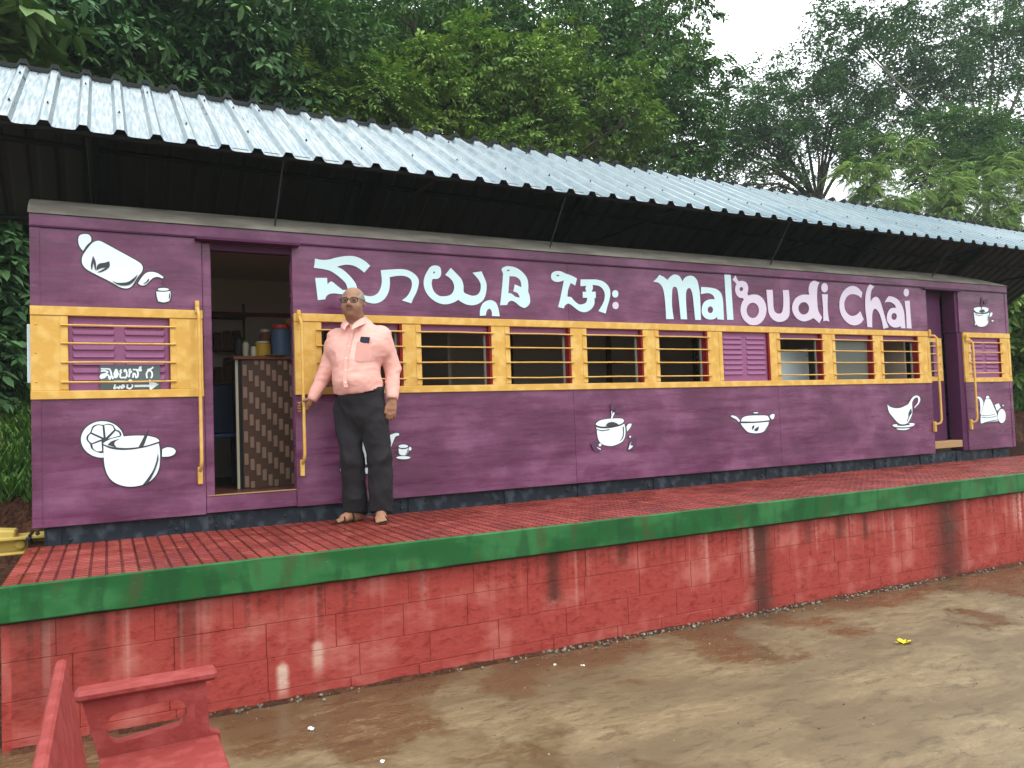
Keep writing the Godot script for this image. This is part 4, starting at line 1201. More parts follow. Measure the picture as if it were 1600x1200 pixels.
func build_inside() -> void:
	# tea counter with a woven cane front
	var c := thing("tea_counter", "tea counter with a woven cane front inside the open doorway", "counter")
	part("top", boxm(1.24, 2.6, 1.075, 1.10, -0.95, -0.40, 0.003), M.wood, c)
	part("carcass", boxm(1.30, 2.58, 0.1185, 1.074, -0.93, -0.432), M.inner_dark, c)
	part("post", boxm(1.255, 1.275, 0.1185, 1.074, -0.45, -0.43, 0.002), M.jar_cream, c)
	part("post", boxm(1.276, 1.299, 0.1185, 1.074, -0.47, -0.435), M.black, c)  # no real post: black strip standing in for the shaded gap beside the pole
	var mesh_l := boxm(0, 0.030, 0, 0.078, 0, 0.006, 0.002).mesh()
	var panel := part("woven_panel", boxm(1.30, 2.4, 0.1185, 1.074, -0.4315, -0.427), M.cane_dark, c)
	for i in 25:
		for j in 7:
			var y := 0.128 + j * 0.165 - fposmod(i * 0.041, 0.165)
			var y2 := minf(y + 0.084, 1.07)
			y = maxf(y, 0.122)
			if y2 - y < 0.02: continue
			var q := part("cane_strip", mesh_l, M.cane_light, panel)
			q.position = Vector3(1.306 + i * 0.0425, y, -0.427)
			q.scale.y = (y2 - y) / 0.078
	jar(Vector3(1.47, 1.1005, -0.52), 0.06, 0.12, M.jar_yellow, "squat yellow tin with a cream lid on the tea counter", M.jar_cream)
	jar(Vector3(1.62, 1.1005, -0.55), 0.08, 0.25, M.jar_blue, "tall dark blue jar with a red lid beside the squat tin on the tea counter", M.packet_red)
	jar(Vector3(1.36, 1.1005, -0.60), 0.025, 0.13, M.jar_cream, "thin pale bottle with a green cap at the near end of the tea counter", M.green_plastic)
	jar(Vector3(1.40, 1.1005, -0.50), 0.02, 0.09, M.jar_cream, "short cream bottle next to the squat tin", M.black)
	jar(Vector3(1.33, 1.1005, -0.72), 0.035, 0.17, M.inner_dark, "dark bottle at the back of the tea counter behind the thin pale bottle", M.black)
	jar(Vector3(1.53, 1.1005, -0.74), 0.045, 0.24, M.wood, "tall brown jar standing behind the squat tin", M.jar_cream)
	jar(Vector3(1.74, 1.1005, -0.72), 0.06, 0.32, M.packet_red, "tall dark red canister at the back of the tea counter", M.jar_yellow)
	var pl := thing("steel_plate", "steel plate lying at the edge of the tea counter", "plate", Vector3(1.55, 1.1005, -0.44))
	var pm := MB.new()
	pm.lathe(Vector3.ZERO, [[0.0, 0.002], [0.06, 0.002], [0.075, 0.010], [0.078, 0.010], [0.063, 0.0], [0.0, 0.0005]], 18)
	part("dish", pm, M.steel, pl)
	# chair and hanging packets in the gloom on the left
	var ch := thing("plastic_chair", "blue plastic chair in the dark behind the doorway", "chair", Vector3(1.13, 0.118, -0.75))
	part("seat", boxm(-0.2, 0.2, 0.38, 0.41, -0.2, 0.2, 0.01), M.blue_plastic, ch)
	part("backrest", boxm(-0.2, 0.2, 0.41, 0.80, -0.21, -0.18, 0.01), M.blue_plastic, ch)
	for sx: float in [-0.18, 0.15]:
		for sz: float in [-0.19, 0.16]:
			part("leg", boxm(sx, sx + 0.03, 0.0, 0.379, sz, sz + 0.03, 0.004), M.blue_plastic, ch)
	var rack := thing("packet_rack", "rack hung with snack packets at the back of the coach", "rack", Vector3(1.35, 0.118, -1.86))
	for s in 4:
		part("shelf", boxm(-0.45, 0.2, 0.55 + s * 0.3, 0.57 + s * 0.3, -0.08, 0.1), M.wood, rack)
	for s in 3:
		for k in 7:
			var x := -0.42 + k * 0.085
			var h := rng.randf_range(0.12, 0.22)
			var mm: Material = [M.packet_red, M.jar_cream, M.wood, M.jar_yellow, M.cane_light][rng.randi() % 5]
			part("packet", boxm(x, x + 0.07, 0.571 + s * 0.3, 0.571 + s * 0.3 + h, -0.02, 0.03, 0.008), mm, rack)
	for sx: float in [-0.46, 0.19]:
		part("upright", boxm(sx, sx + 0.02, 0.0, 1.6, -0.09, -0.065), M.wood, rack)
	var fr := thing("white_board", "white board standing inside behind the barred window right of the louvred shutter", "board", Vector3(6.70, 0.118, -0.36))
	var bm := MB.new()
	bm.slab(PackedVector2Array([Vector2(-0.25, 0.0), Vector2(0.44, 0.0), Vector2(0.44, 1.085), Vector2(-0.25, 1.02)]), -0.02, 0.0)
	part("board", bm, M.white_paint, fr)
	for y: float in [0.80, 1.0]:
		var hg := MB.new()
		hg.lathe(Vector3.ZERO, [[0.006, 0.0], [0.006, 0.006], [0.0, 0.007]], 8)
		var q := part("screw", hg, M.black, fr)
		q.rotation.x = PI / 2
		q.position = Vector3(0.41, y, 0.0002)

# ---------------------------------------------------------------- canopy
func ridge_y(x: float) -> float: return 3.265 - 0.0215 * x
func eave_y(x: float) -> float: return 2.39 - 0.007 * x

func build_canopy() -> void:
	var c := thing("canopy_roof", "shed roof of ribbed zinc sheets on dark steel frames over the coach", "roof")
	var rib := 0.203
	var prof := [[-0.1015, 0.0], [-0.056, 0.0], [-0.040, 0.004], [-0.021, 0.037], [0.021, 0.037], [0.040, 0.004], [0.056, 0.0], [0.1015, 0.0]]
	for s in 15:
		var x0 := -1.0165 + s * rib * 5
		var lift := 0.0022 * (s % 2)
		for side in 2:
			var m := MB.new()
			var rows := [0.35, 0.0, -0.5, -1.0] if side == 0 else [-1.0, -1.6, -2.4]
			var yy := func(x: float, z: float) -> float:
				if side == 0: return lerpf(eave_y(x), ridge_y(x), (0.35 - z) / 1.35)
				return ridge_y(x) - 0.60 * (-1.0 - z)
			var wav := rng.randf_range(-0.004, 0.004)
			for r in 5:
				var xc := x0 + rib * (r + 0.5)
				for k in prof.size() - 1:
					for q in rows.size() - 1:
						var P := func(kk: int, zz: float) -> Vector3:
							var x: float = xc + prof[kk][0] + (0.012 if kk == 7 and r == 4 else 0.0)
							return Vector3(x, yy.call(x, zz) + prof[kk][1] + lift + (wav if zz == rows[0] and side == 0 else 0.0), zz)
						if side == 0: m.quad(P.call(k, rows[q]), P.call(k + 1, rows[q]), P.call(k + 1, rows[q + 1]), P.call(k, rows[q + 1]))
						else: m.quad(P.call(k, rows[q]), P.call(k + 1, rows[q]), P.call(k + 1, rows[q + 1]), P.call(k, rows[q + 1]))
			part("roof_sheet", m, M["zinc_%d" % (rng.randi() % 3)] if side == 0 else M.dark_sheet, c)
		# dark cap that follows the ribs along the ridge
		var cap := MB.new()
		for r in 5:
			var xc := x0 + rib * (r + 0.5)
			for k in prof.size() - 1:
				var R := func(kk: int, dy: float, z: float) -> Vector3:
					var x: float = xc + prof[kk][0]
					return Vector3(x, ridge_y(x) + prof[kk][1] * 1.15 + dy, z)
				cap.quad(R.call(k, -0.018, -0.962), R.call(k + 1, -0.018, -0.962), R.call(k + 1, 0.026, -0.985), R.call(k, 0.026, -0.985))
				cap.quad(R.call(k, 0.026, -0.985), R.call(k + 1, 0.026, -0.985), R.call(k + 1, 0.010, -1.10), R.call(k, 0.010, -1.10))
		part("ridge_cap", cap, M.ridge_dark, c)
	# fixing screws stand proud of the ribs
	var sc := MB.new()
	sc.lathe(Vector3.ZERO, [[0.010, 0.0], [0.009, 0.003], [0.0045, 0.005], [0.004, 0.013], [0.0, 0.015]], 7)
	var scm := sc.mesh()
	for i in 66:
		var x := 0.10 + rib * (i - 4)
		for row in 2:
			if (i + row) % 2 and rng.randf() < 0.85: continue
			var z := (-0.02 if row == 0 else -0.72) + rng.randf_range(-0.05, 0.05)
			var q := part("screw", scm, M.ridge_dark, c)
			q.position = Vector3(x, lerpf(eave_y(x), ridge_y(x), (0.35 - z) / 1.35) + 0.037, z)
			q.rotation.x = 0.55
	# purlins, rafters, posts and short struts
	for z: float in [-1.55, -2.30]:
		var b := MB.new()
		var y0 := ridge_y(-1.0) - 0.6 * (-1.0 - z) - 0.028
		var y1 := ridge_y(14.0) - 0.6 * (-1.0 - z) - 0.028
		b.tube([Vector3(-1.0, y0, z), Vector3(14.0, y1, z)], 0.024, 8)
		part("purlin", b, M.tube_dark, c)
	var ep := MB.new()
	ep.tube([Vector3(-1.0, eave_y(-1.0) + 0.02, 0.28), Vector3(14.0, eave_y(14.0) + 0.02, 0.28)], 0.022, 8)
	part("purlin", ep, M.tube_dark, c)
	for x: float in [0.33, 2.65, 4.95, 7.25, 9.55, 11.85]:
		var ry := ridge_y(x)
		var r := MB.new()
		var d := Vector3(0, -0.60, -1.0).normalized()
		r.cbox(Vector3(x, ry - 0.41 - 0.075, -1.66), Vector3(0.05, 0.04, 0.80), Basis(Vector3.RIGHT, d.cross(Vector3.RIGHT) * -1.0, -d), 0.004)
		part("rafter", r, M.tube_dark, c)
		var f := MB.new()
		f.tube([Vector3(x, eave_y(x) + 0.01, 0.275), Vector3(x, ry - 0.06, -0.95)], 0.018, 8)
		part("rafter", f, M.tube_dark, c)
		part("post", boxm(x - 0.045, x + 0.045, -0.8, ry - 0.89, -2.33, -2.24, 0.004), M.tube_dark, c)
		var t := MB.new()
		t.tube([Vector3(x, ry - 0.80, -2.24), Vector3(x, eave_y(x) + 0.03, 0.24)], 0.017, 7)
		part("tie_bar", t, M.tube_dark, c)
	for x: float in [1.48, 3.73, 6.25, 8.75]:
		var b := MB.new()
		b.tube([Vector3(x, 1.99, 0.02), Vector3(x + 0.02, eave_y(x) + 0.0, 0.27)], 0.0065, 6)
		part("strut", b, M.tube_grey, c)

# ---------------------------------------------------------------- bench
func build_bench() -> void:
	var b := thing("bench", "red painted concrete bench with a slotted armrest in front of the wall", "bench", Vector3(0.5, -0.889, 3.4))
	var o := -b.position
	var mt: Material = M.bench_red
	for e: float in [2.615, 4.28]:
		var panel := PackedVector2Array([Vector2(0.325, -0.30), Vector2(0.705, -0.30), Vector2(0.715, -0.475), Vector2(0.748, -0.49), Vector2(0.752, -0.545), Vector2(0.70, -0.57), Vector2(0.66, -0.885), Vector2(0.37, -0.885), Vector2(0.39, -0.56)])
		var slot := PackedVector2Array()
		for i in 9: slot.append(Vector2(0.600 + 0.042 * cos(-PI / 2 + PI * i / 8.0), -0.392 + 0.047 * sin(-PI / 2 + PI * i / 8.0)))
		for i in 9: slot.append(Vector2(0.435 + 0.042 * cos(PI / 2 + PI * i / 8.0), -0.404 + 0.050 * sin(PI / 2 + PI * i / 8.0)))
		var m := MB.new()
		for q: PackedVector2Array in pieces(panel, [slot]): m.slab(q, e, e + 0.05)
		var p := part("side_panel", m, mt, b)
		p.position = o
		var cap := MB.new()
		cap.box(0.305, 0.742, -0.299, -0.264, e - 0.018, e + 0.072, 0.011)
		var q2 := part("armrest", cap, mt, b)
		q2.position = o
	var seat := part("seat", boxm(0.372, 0.742, -0.535, -0.489, 2.666, 4.279, 0.006), mt, b)
	seat.position = o
	var back := MB.new()
	var d := Vector3(-0.056, 0.36, 0).normalized()
	back.cbox(Vector3(0.302, -0.335, 3.53), Vector3(0.016, 0.205, 0.79), Basis(d.cross(Vector3.BACK), d, Vector3.BACK), 0.007)
	var bk := part("backrest", back, mt, b)
	bk.position = o

# ---------------------------------------------------------------- foliage
func leaf_tris(v: PackedVector3Array, n: PackedVector3Array, base: Vector3, dir: Vector3, up: Vector3, l: float, w: float, full := false) -> void:
	# a leaf folded along its midrib; a full leaf has two points on each margin
	var s := dir.cross(up).normalized()
	var u := s.cross(dir).normalized()
	var tip := base + dir * l - u * l * 0.14
	var tris := []
	for k: float in [1.0, -1.0]:
		if full:
			var p1 := base + dir * l * 0.26 + s * (k * w * 0.44) + u * w * 0.14
			var p2 := base + dir * l * 0.64 + s * (k * w * 0.42) + u * (w * 0.12 - l * 0.05)
			tris.append([base, p1, p2]); tris.append([base, p2, tip])
		else:
			tris.append([base, base + dir * l * 0.45 + s * (k * w * 0.5) + u * w * 0.16, tip])
	for t: Array in tris:
		# front faces run clockwise, and the face that looks up is the front
		var t0: Vector3 = t[0]
		var t1: Vector3 = t[1]
		var t2: Vector3 = t[2]
		var nn := (t2 - t0).cross(t1 - t0).normalized()
		if nn.dot(u) > 0:
			v.append(t[0]); v.append(t[1]); v.append(t[2])
		else:
			v.append(t[0]); v.append(t[2]); v.append(t[1])
			nn = -nn
		for q in 3: n.append(nn)

func spray(kind: String, r: RandomNumberGenerator) -> Array:
	var v := PackedVector3Array()
	var n := PackedVector3Array()
	# twig along +z, up +y
	match kind:
		"pinnate":
			for i in 7:
				var z := 0.08 + i * 0.055
				var y := -0.9 * z * z
				for s: float in [-1.0, 1.0]:
					var d := Vector3(s * (0.85 + r.randf() * 0.2), -0.25 + r.randf_range(-0.25, 0.2), 0.55).normalized()
					leaf_tris(v, n, Vector3(0, y, z), d, Vector3(r.randf_range(-0.3, 0.3), 1, 0.2), 0.115 + r.randf() * 0.03, 0.046)
			leaf_tris(v, n, Vector3(0, -0.19, 0.46), Vector3(0, -0.3, 1).normalized(), Vector3.UP, 0.13, 0.05)
		"broad":
			for i in 9:
				var a := i * 2.4 + r.randf()
				var z := 0.03 + i * 0.035
				var d := Vector3(cos(a) * 0.9, -0.25 + r.randf_range(-0.3, 0.3), 0.5 + sin(a) * 0.5).normalized()
				leaf_tris(v, n, Vector3(cos(a) * 0.02, -0.4 * z * z, z), d, Vector3(r.randf_range(-0.4, 0.4), 1, r.randf_range(-0.3, 0.3)), 0.14 + r.randf() * 0.06, 0.078, true)
		"fine":
			for i in 16:
				var a := i * 2.4 + r.randf()
				var z := 0.03 + i * 0.03
				var d := Vector3(cos(a), -0.1 + r.randf_range(-0.35, 0.35), 0.4 + sin(a) * 0.7).normalized()
				leaf_tris(v, n, Vector3(cos(a) * 0.05, r.randf_range(-0.08, 0.08) - 0.3 * z * z, z), d, Vector3(r.randf_range(-0.5, 0.5), 1, r.randf_range(-0.4, 0.4)), 0.12 + r.randf() * 0.05, 0.065)
		"frond":
			for i in 20:
				var t := i / 20.0
				var z := t * 0.95
				var y := 0.25 * t - 0.75 * t * t
				for s: float in [-1.0, 1.0]:
					var d := Vector3(s, -0.45 - 0.3 * t, 0.5).normalized()
					leaf_tris(v, n, Vector3(0, y, z), d, Vector3(0, 1, 0.3), 0.30 * (1.0 - 0.7 * t), 0.032)
		"big":
			for i in 6:
				var a := i * 1.05 + r.randf() * 0.5
				var d := Vector3(cos(a), -0.15 + r.randf_range(-0.3, 0.25), sin(a)).normalized()
				leaf_tris(v, n, Vector3(0, 0, 0.05) + d * 0.04, d, Vector3(r.randf_range(-0.3, 0.3), 1, r.randf_range(-0.3, 0.3)), 0.30 + r.randf() * 0.1, 0.15, true)
		"grass":
			for i in 7:
				var a := r.randf() * TAU
				var d := Vector3(cos(a) * 0.9, 1.0, sin(a) * 0.9).normalized()
				leaf_tris(v, n, Vector3(cos(a) * 0.02, 0, sin(a) * 0.02), d, Vector3(cos(a), 0.2, sin(a)), 0.05 + r.randf() * 0.09, 0.02 + r.randf() * 0.025)
	return [v, n]

func leaves(blobs: Array, kind: String, density: float, tones: Array, sd: int, squash := 0.85, scale := 1.0) -> ArrayMesh:
	var r := RandomNumberGenerator.new()
	r.seed = sd
	var protos := []
	for i in 5: protos.append(spray(kind, r))
	var V := PackedVector3Array()
	var N := PackedVector3Array()
	var C := PackedColorArray()
	for b: Array in blobs:
		var o: Vector3 = b[0]
		var rad: float = b[1]
		# a blob is several smaller tufts, so that its outline is uneven and gaps stay open
		var tufts := []
		for i in int(7 + rad * 9):
			var d := Vector3(r.randfn(), r.randfn(), r.randfn()).normalized()
			var p := o + d * rad * pow(r.randf(), 0.45) * Vector3(1, squash, 1)
			tufts.append([p, rad * r.randf_range(0.16, 0.34), r.randf()])
		var count := int(density * rad * rad)
		for i in count:
			var t: Array = tufts[r.randi() % tufts.size()]
			var d := Vector3(r.randfn(), r.randfn() * 0.8, r.randfn()).normalized()
			var p: Vector3 = t[0] + d * t[1] * pow(r.randf(), 0.4)
			var out := (p - o).normalized() * 0.6 + d * 0.7
			out.y = out.y * 0.4 - 0.12
			if out.length() < 0.05: out = Vector3.FORWARD
			out = out.normalized()
			var bas := Basis.looking_at(-out, Vector3(r.randf_range(-0.3, 0.3), 1, r.randf_range(-0.3, 0.3)))
			var sc := scale * r.randf_range(0.75, 1.2)
			var pr: Array = protos[r.randi() % 5]
			V.append_array(Transform3D(bas.scaled(Vector3.ONE * sc), p) * (pr[0] as PackedVector3Array))
			N.append_array(Transform3D(bas, Vector3.ZERO) * (pr[1] as PackedVector3Array))
			var k: float = clampf(t[2] * 0.6 + r.randf() * 0.4, 0, 0.999) * (tones.size() - 1)
			var col: Color = (tones[int(k)] as Color).lerp(tones[int(k) + 1], k - int(k))
			col = col * r.randf_range(0.8, 1.2)
			var cc := PackedColorArray()
			cc.resize((pr[0] as PackedVector3Array).size())
			cc.fill(col)
			C.append_array(cc)
	var arr := []
	arr.resize(Mesh.ARRAY_MAX)
	arr[Mesh.ARRAY_VERTEX] = V; arr[Mesh.ARRAY_NORMAL] = N; arr[Mesh.ARRAY_COLOR] = C
	var m := ArrayMesh.new()
	m.add_surface_from_arrays(Mesh.PRIMITIVE_TRIANGLES, arr)
	return m

func tree(called: String, label: String, category: String, group: String, foot: Vector3, fork: Vector3, girth: float, blobs: Array, kind: String, density: float, tones: Array, sd: int, bark: Material, squash := 0.85, scale := 1.0, bare := 0) -> Node3D:
	var t := thing(called, label, category, foot, group)
	var r := RandomNumberGenerator.new()
	r.seed = sd + 100
	var tr := MB.new()
	var mid := foot.lerp(fork, 0.5) + Vector3(r.randf_range(-0.2, 0.2), 0, r.randf_range(-0.2, 0.2))
	tr.tube([-Vector3(0, 0.3, 0), mid - foot, fork - foot], [girth * 1.25, girth, girth * 0.75], 9)
	part("trunk", tr, bark, t)
	for b: Array in blobs:
		var e: Vector3 = b[0]
		var l := MB.new()
		var bend := fork.lerp(e, 0.5) + Vector3(r.randf_range(-0.3, 0.3), r.randf_range(-0.1, 0.5), r.randf_range(-0.3, 0.3))
		l.tube([fork - foot, fork.lerp(bend, 0.5) - foot + Vector3(0, 0.1, 0), bend - foot, e - foot], [girth * 0.5, girth * 0.4, girth * 0.3, girth * 0.12], 6, false)
		# twigs that fan out inside the crown
		for i in 4 + bare:
			var d := Vector3(r.randfn(), absf(r.randfn()) * 0.7, r.randfn()).normalized()
			var from := bend.lerp(e, r.randf())
			var to := from + d * (b[1] as float) * r.randf_range(0.5, 1.0)
			l.tube([from - foot, from.lerp(to, 0.5) - foot + Vector3(0, 0.05, 0), to - foot], [girth * 0.14, girth * 0.09, girth * 0.03], 5, false)
		part("limb", l, bark, t)
	part("crown", leaves_local(blobs, foot, kind, density, tones, sd, squash, scale), M.leaf, t)
	return t

func leaves_local(blobs: Array, foot: Vector3, kind: String, density: float, tones: Array, sd: int, squash: float, scale: float) -> ArrayMesh:
	var moved := []
	for b: Array in blobs: moved.append([(b[0] as Vector3) - foot, b[1]])
	return leaves(moved, kind, density, tones, sd, squash, scale)

func build_trees() -> void:
	var dark := [Color(0.037, 0.090, 0.038), Color(0.066, 0.140, 0.054), Color(0.112, 0.206, 0.072)]
	var green := [Color(0.055, 0.128, 0.049), Color(0.099, 0.194, 0.065), Color(0.165, 0.281, 0.078)]
	var bright := [Color(0.092, 0.175, 0.045), Color(0.165, 0.269, 0.062), Color(0.264, 0.375, 0.084)]
	var far := [Color(0.050, 0.110, 0.054), Color(0.086, 0.163, 0.073), Color(0.132, 0.231, 0.095)]
	var grp := "trees on the slope behind the coach"
	tree("broadleaf_tree", "dark broad leaved tree above the left end of the roof", "tree", grp, Vector3(1.0, 1.6, -6.6), Vector3(0.9, 4.2, -6.5), 0.2, [[Vector3(-0.50, 4.98, -5.50), 1.0], [Vector3(0.11, 5.81, -6.00), 1.2], [Vector3(0.99, 6.21, -6.50), 1.2], [Vector3(1.86, 6.58, -6.50), 1.3], [Vector3(-0.32, 6.07, -6.00), 1.1], [Vector3(0.59, 6.69, -6.50), 1.2], [Vector3(1.58, 5.75, -6.50), 1.1], [Vector3(2.69, 6.14, -6.50), 1.2], [Vector3(2.61, 7.28, -7.00), 1.3], [Vector3(0.11, 5.03, -6.00), 1.0], [Vector3(0.89, 5.16, -6.50), 1.0], [Vector3(2.11, 5.35, -6.50), 1.0], [Vector3(-1.15, 5.57, -6.00), 1.2]], "broad", 170, dark, 1, M.bark)
	tree("undergrowth_tree", "dark young tree at the left end of the coach", "tree", grp, Vector3(-1.2, 0.5, -5.7), Vector3(-1.1, 2.0, -5.6), 0.1, [[Vector3(-1.09, 4.02, -5.50), 1.1], [Vector3(-1.22, 3.09, -5.50), 1.2], [Vector3(-0.68, 2.64, -5.80), 0.9], [Vector3(-0.75, 1.84, -5.80), 0.8], [Vector3(-1.09, 1.49, -5.40), 1.0], [Vector3(-0.69, 3.41, -6.00), 0.8]], "broad", 330, dark, 2, M.bark)
	tree("canopy_tree", "tall dark spreading tree behind the middle of the roof", "tree", grp, Vector3(8.4, 1.9, -8.8), Vector3(8.4, 5.2, -8.8), 0.3, [[Vector3(4.11, 7.50, -8.00), 1.3], [Vector3(5.78, 8.44, -8.50), 1.5], [Vector3(7.77, 8.99, -8.50), 1.6], [Vector3(10.35, 9.93, -9.00), 1.6], [Vector3(12.36, 9.73, -9.00), 1.5], [Vector3(13.23, 10.96, -9.50), 1.3], [Vector3(4.70, 6.74, -8.50), 1.2], [Vector3(6.55, 7.29, -8.50), 1.4], [Vector3(8.94, 7.70, -8.50), 1.4], [Vector3(10.61, 7.83, -8.50), 1.3], [Vector3(12.49, 7.95, -8.80), 1.2], [Vector3(13.41, 8.97, -9.00), 0.9], [Vector3(13.19, 6.85, -9.00), 1.1], [Vector3(11.39, 6.23, -8.70), 1.1]], "broad", 190, green, 3, M.bark, 0.85, 0.8)
	tree("pinnate_tree", "lighter green tree with hanging feathery leaves behind the middle of the roof", "tree", grp, Vector3(6.9, 1.8, -7.3), Vector3(6.9, 4.3, -7.2), 0.16, [[Vector3(5.25, 6.67, -7.20), 0.8], [Vector3(5.92, 7.18, -7.30), 0.8], [Vector3(6.91, 7.08, -7.20), 1.0], [Vector3(8.22, 7.82, -7.50), 0.9], [Vector3(7.86, 6.74, -7.20), 1.0], [Vector3(6.39, 6.19, -7.00), 0.9], [Vector3(5.27, 5.79, -7.00), 0.9], [Vector3(6.79, 5.59, -6.80), 0.9], [Vector3(8.13, 5.83, -7.00), 0.9], [Vector3(9.78, 6.45, -7.40), 0.9], [Vector3(9.81, 7.48, -7.60), 0.8], [Vector3(4.39, 5.48, -6.80), 0.8]], "broad", 300, bright, 4, M.bark, 0.75, 0.72)
	tree("sapling", "small yellow green sapling just above the roof ridge, left of the feathery tree", "tree", grp, Vector3(4.0, 1.6, -6.5), Vector3(4.0, 4.6, -6.4), 0.06, [[Vector3(3.87, 6.21, -6.40), 0.5], [Vector3(3.65, 5.75, -6.40), 0.6], [Vector3(4.27, 5.75, -6.40), 0.6], [Vector3(3.24, 5.49, -6.40), 0.6], [Vector3(4.75, 6.08, -6.50), 0.5]], "pinnate", 250, bright, 5, M.bark)
	tree("open_tree", "open crowned tree whose bare dark branches show against the white sky", "tree", grp, Vector3(22.5, 3.5, -13.2), Vector3(22.2, 7.4, -13.0), 0.13, [[Vector3(19.52, 10.85, -13.00), 1.2], [Vector3(21.89, 11.88, -13.50), 1.3], [Vector3(23.17, 11.21, -13.00), 1.5], [Vector3(25.23, 12.68, -13.50), 1.4], [Vector3(20.02, 9.85, -13.00), 1.1], [Vector3(22.15, 10.26, -13.00), 1.1], [Vector3(25.87, 11.15, -13.00), 1.5], [Vector3(18.13, 9.61, -12.50), 1.0], [Vector3(24.08, 10.19, -13.00), 1.0], [Vector3(18.29, 8.00, -12.50), 0.7], [Vector3(23.57, 12.99, -13.50), 1.0], [Vector3(16.91, 8.94, -12.50), 0.8], [Vector3(18.09, 8.78, -12.80), 0.8], [Vector3(20.17, 8.96, -13.20), 0.8], [Vector3(23.49, 8.96, -12.60), 0.8], [Vector3(19.34, 9.50, -13.20), 0.8], [Vector3(21.91, 9.35, -13.40), 0.7], [Vector3(16.93, 7.36, -12.20), 0.6], [Vector3(20.80, 8.32, -13.00), 0.6]], "fine", 112, far, 6, M.bark, 0.7, 1.0, 8)
	tree("lacy_tree", "tall lacy tree against the sky in the right corner", "tree", grp, Vector3(30.5, 3.8, -12.2), Vector3(30.2, 9.0, -12.0), 0.16, [[Vector3(23.07, 13.03, -12.00), 1.2], [Vector3(25.48, 14.20, -12.00), 1.4], [Vector3(27.16, 13.11, -12.00), 1.4], [Vector3(29.18, 14.72, -12.00), 1.5], [Vector3(32.03, 14.78, -12.00), 1.5], [Vector3(30.82, 11.89, -11.00), 1.5], [Vector3(28.15, 11.85, -12.00), 1.3], [Vector3(30.63, 13.25, -12.00), 1.3], [Vector3(22.81, 14.22, -12.50), 0.8], [Vector3(26.73, 12.53, -12.50), 1.0], [Vector3(35.33, 16.51, -12.00), 1.5], [Vector3(31.82, 16.80, -12.00), 1.3]], "fine", 88, far, 7, M.pale_bark, 0.8, 1.15, 3)
	tree("fern_tree", "yellow green tree with drooping fronds above the right end of the roof", "tree", grp, Vector3(24.6, 4.0, -9.8), Vector3(24.4, 5.6, -9.5), 0.14, [[Vector3(19.80, 7.09, -9.50), 0.8], [Vector3(21.16, 6.66, -9.50), 0.9], [Vector3(22.67, 7.01, -9.50), 1.0], [Vector3(24.60, 7.41, -9.50), 1.0], [Vector3(26.68, 7.85, -9.50), 1.1], [Vector3(27.48, 6.72, -9.00), 1.2], [Vector3(22.27, 8.31, -10.00), 0.8], [Vector3(23.40, 6.40, -9.20), 0.9], [Vector3(25.66, 6.14, -9.00), 0.9], [Vector3(29.77, 8.86, -9.50), 1.1]], "frond", 260, bright, 8, M.pale_bark, 0.8, 0.5)
	tree("pale_trunk_tree", "tree with a pale slim trunk rising behind the drooping fronds", "tree", grp, Vector3(26.0, 4.0, -10.9), Vector3(26.4, 8.6, -10.8), 0.13, [[Vector3(25.05, 9.64, -11.00), 1.0], [Vector3(27.91, 10.03, -11.00), 1.1], [Vector3(30.23, 10.11, -11.00), 1.2], [Vector3(25.99, 8.65, -11.00), 1.0], [Vector3(27.73, 8.93, -10.50), 1.0], [Vector3(22.40, 8.65, -11.00), 0.8]], "fine", 210, green, 9, M.pale_bark, 0.8, 1.1)
	tree("forest_tree", "shaded tree deep behind the dark tree on the left", "tree", grp, Vector3(1.2, 2.2, -12.5), Vector3(1.2, 6.0, -12.5), 0.3, [[Vector3(-1.66, 8.92, -13.00), 2.0], [Vector3(-0.17, 7.86, -12.40), 2.0], [Vector3(0.89, 9.14, -11.80), 2.0], [Vector3(2.63, 8.89, -13.00), 2.0], [Vector3(3.83, 10.05, -12.40), 2.0], [Vector3(-0.71, 6.51, -11.80), 2.0], [Vector3(1.66, 7.26, -13.00), 2.0], [Vector3(3.49, 7.61, -12.40), 2.0]], "broad", 42, dark, 10, M.bark, 0.85, 1.6)
	tree("forest_tree", "shaded tree deep behind the tall spreading tree in the middle", "tree", grp, Vector3(10.0, 2.4, -13.0), Vector3(10.0, 6.5, -13.0), 0.3, [[Vector3(5.58, 9.80, -13.50), 2.0], [Vector3(7.11, 11.15, -12.90), 2.0], [Vector3(6.48, 8.02, -12.30), 2.0], [Vector3(9.13, 10.45, -13.50), 2.0], [Vector3(11.15, 8.93, -12.90), 2.0], [Vector3(11.11, 11.36, -12.30), 2.0], [Vector3(14.04, 11.35, -13.50), 2.0], [Vector3(14.90, 9.09, -12.90), 2.0], [Vector3(8.87, 7.70, -12.30), 2.0]], "pinnate", 80, dark, 11, M.bark, 0.85, 1.6)
	tree("slope_shrub", "leafy green shrub on the bank past the right end of the coach", "shrub", "", Vector3(16.0, 1.0, -3.3), Vector3(16.0, 1.6, -3.2), 0.04, [[Vector3(15.09, 2.56, -2.50), 0.5], [Vector3(15.87, 2.24, -2.50), 0.7], [Vector3(15.90, 1.82, -3.00), 0.6], [Vector3(16.74, 3.32, -3.50), 0.5], [Vector3(17.13, 3.12, -3.00), 0.8]], "broad", 300, bright, 12, M.bark)
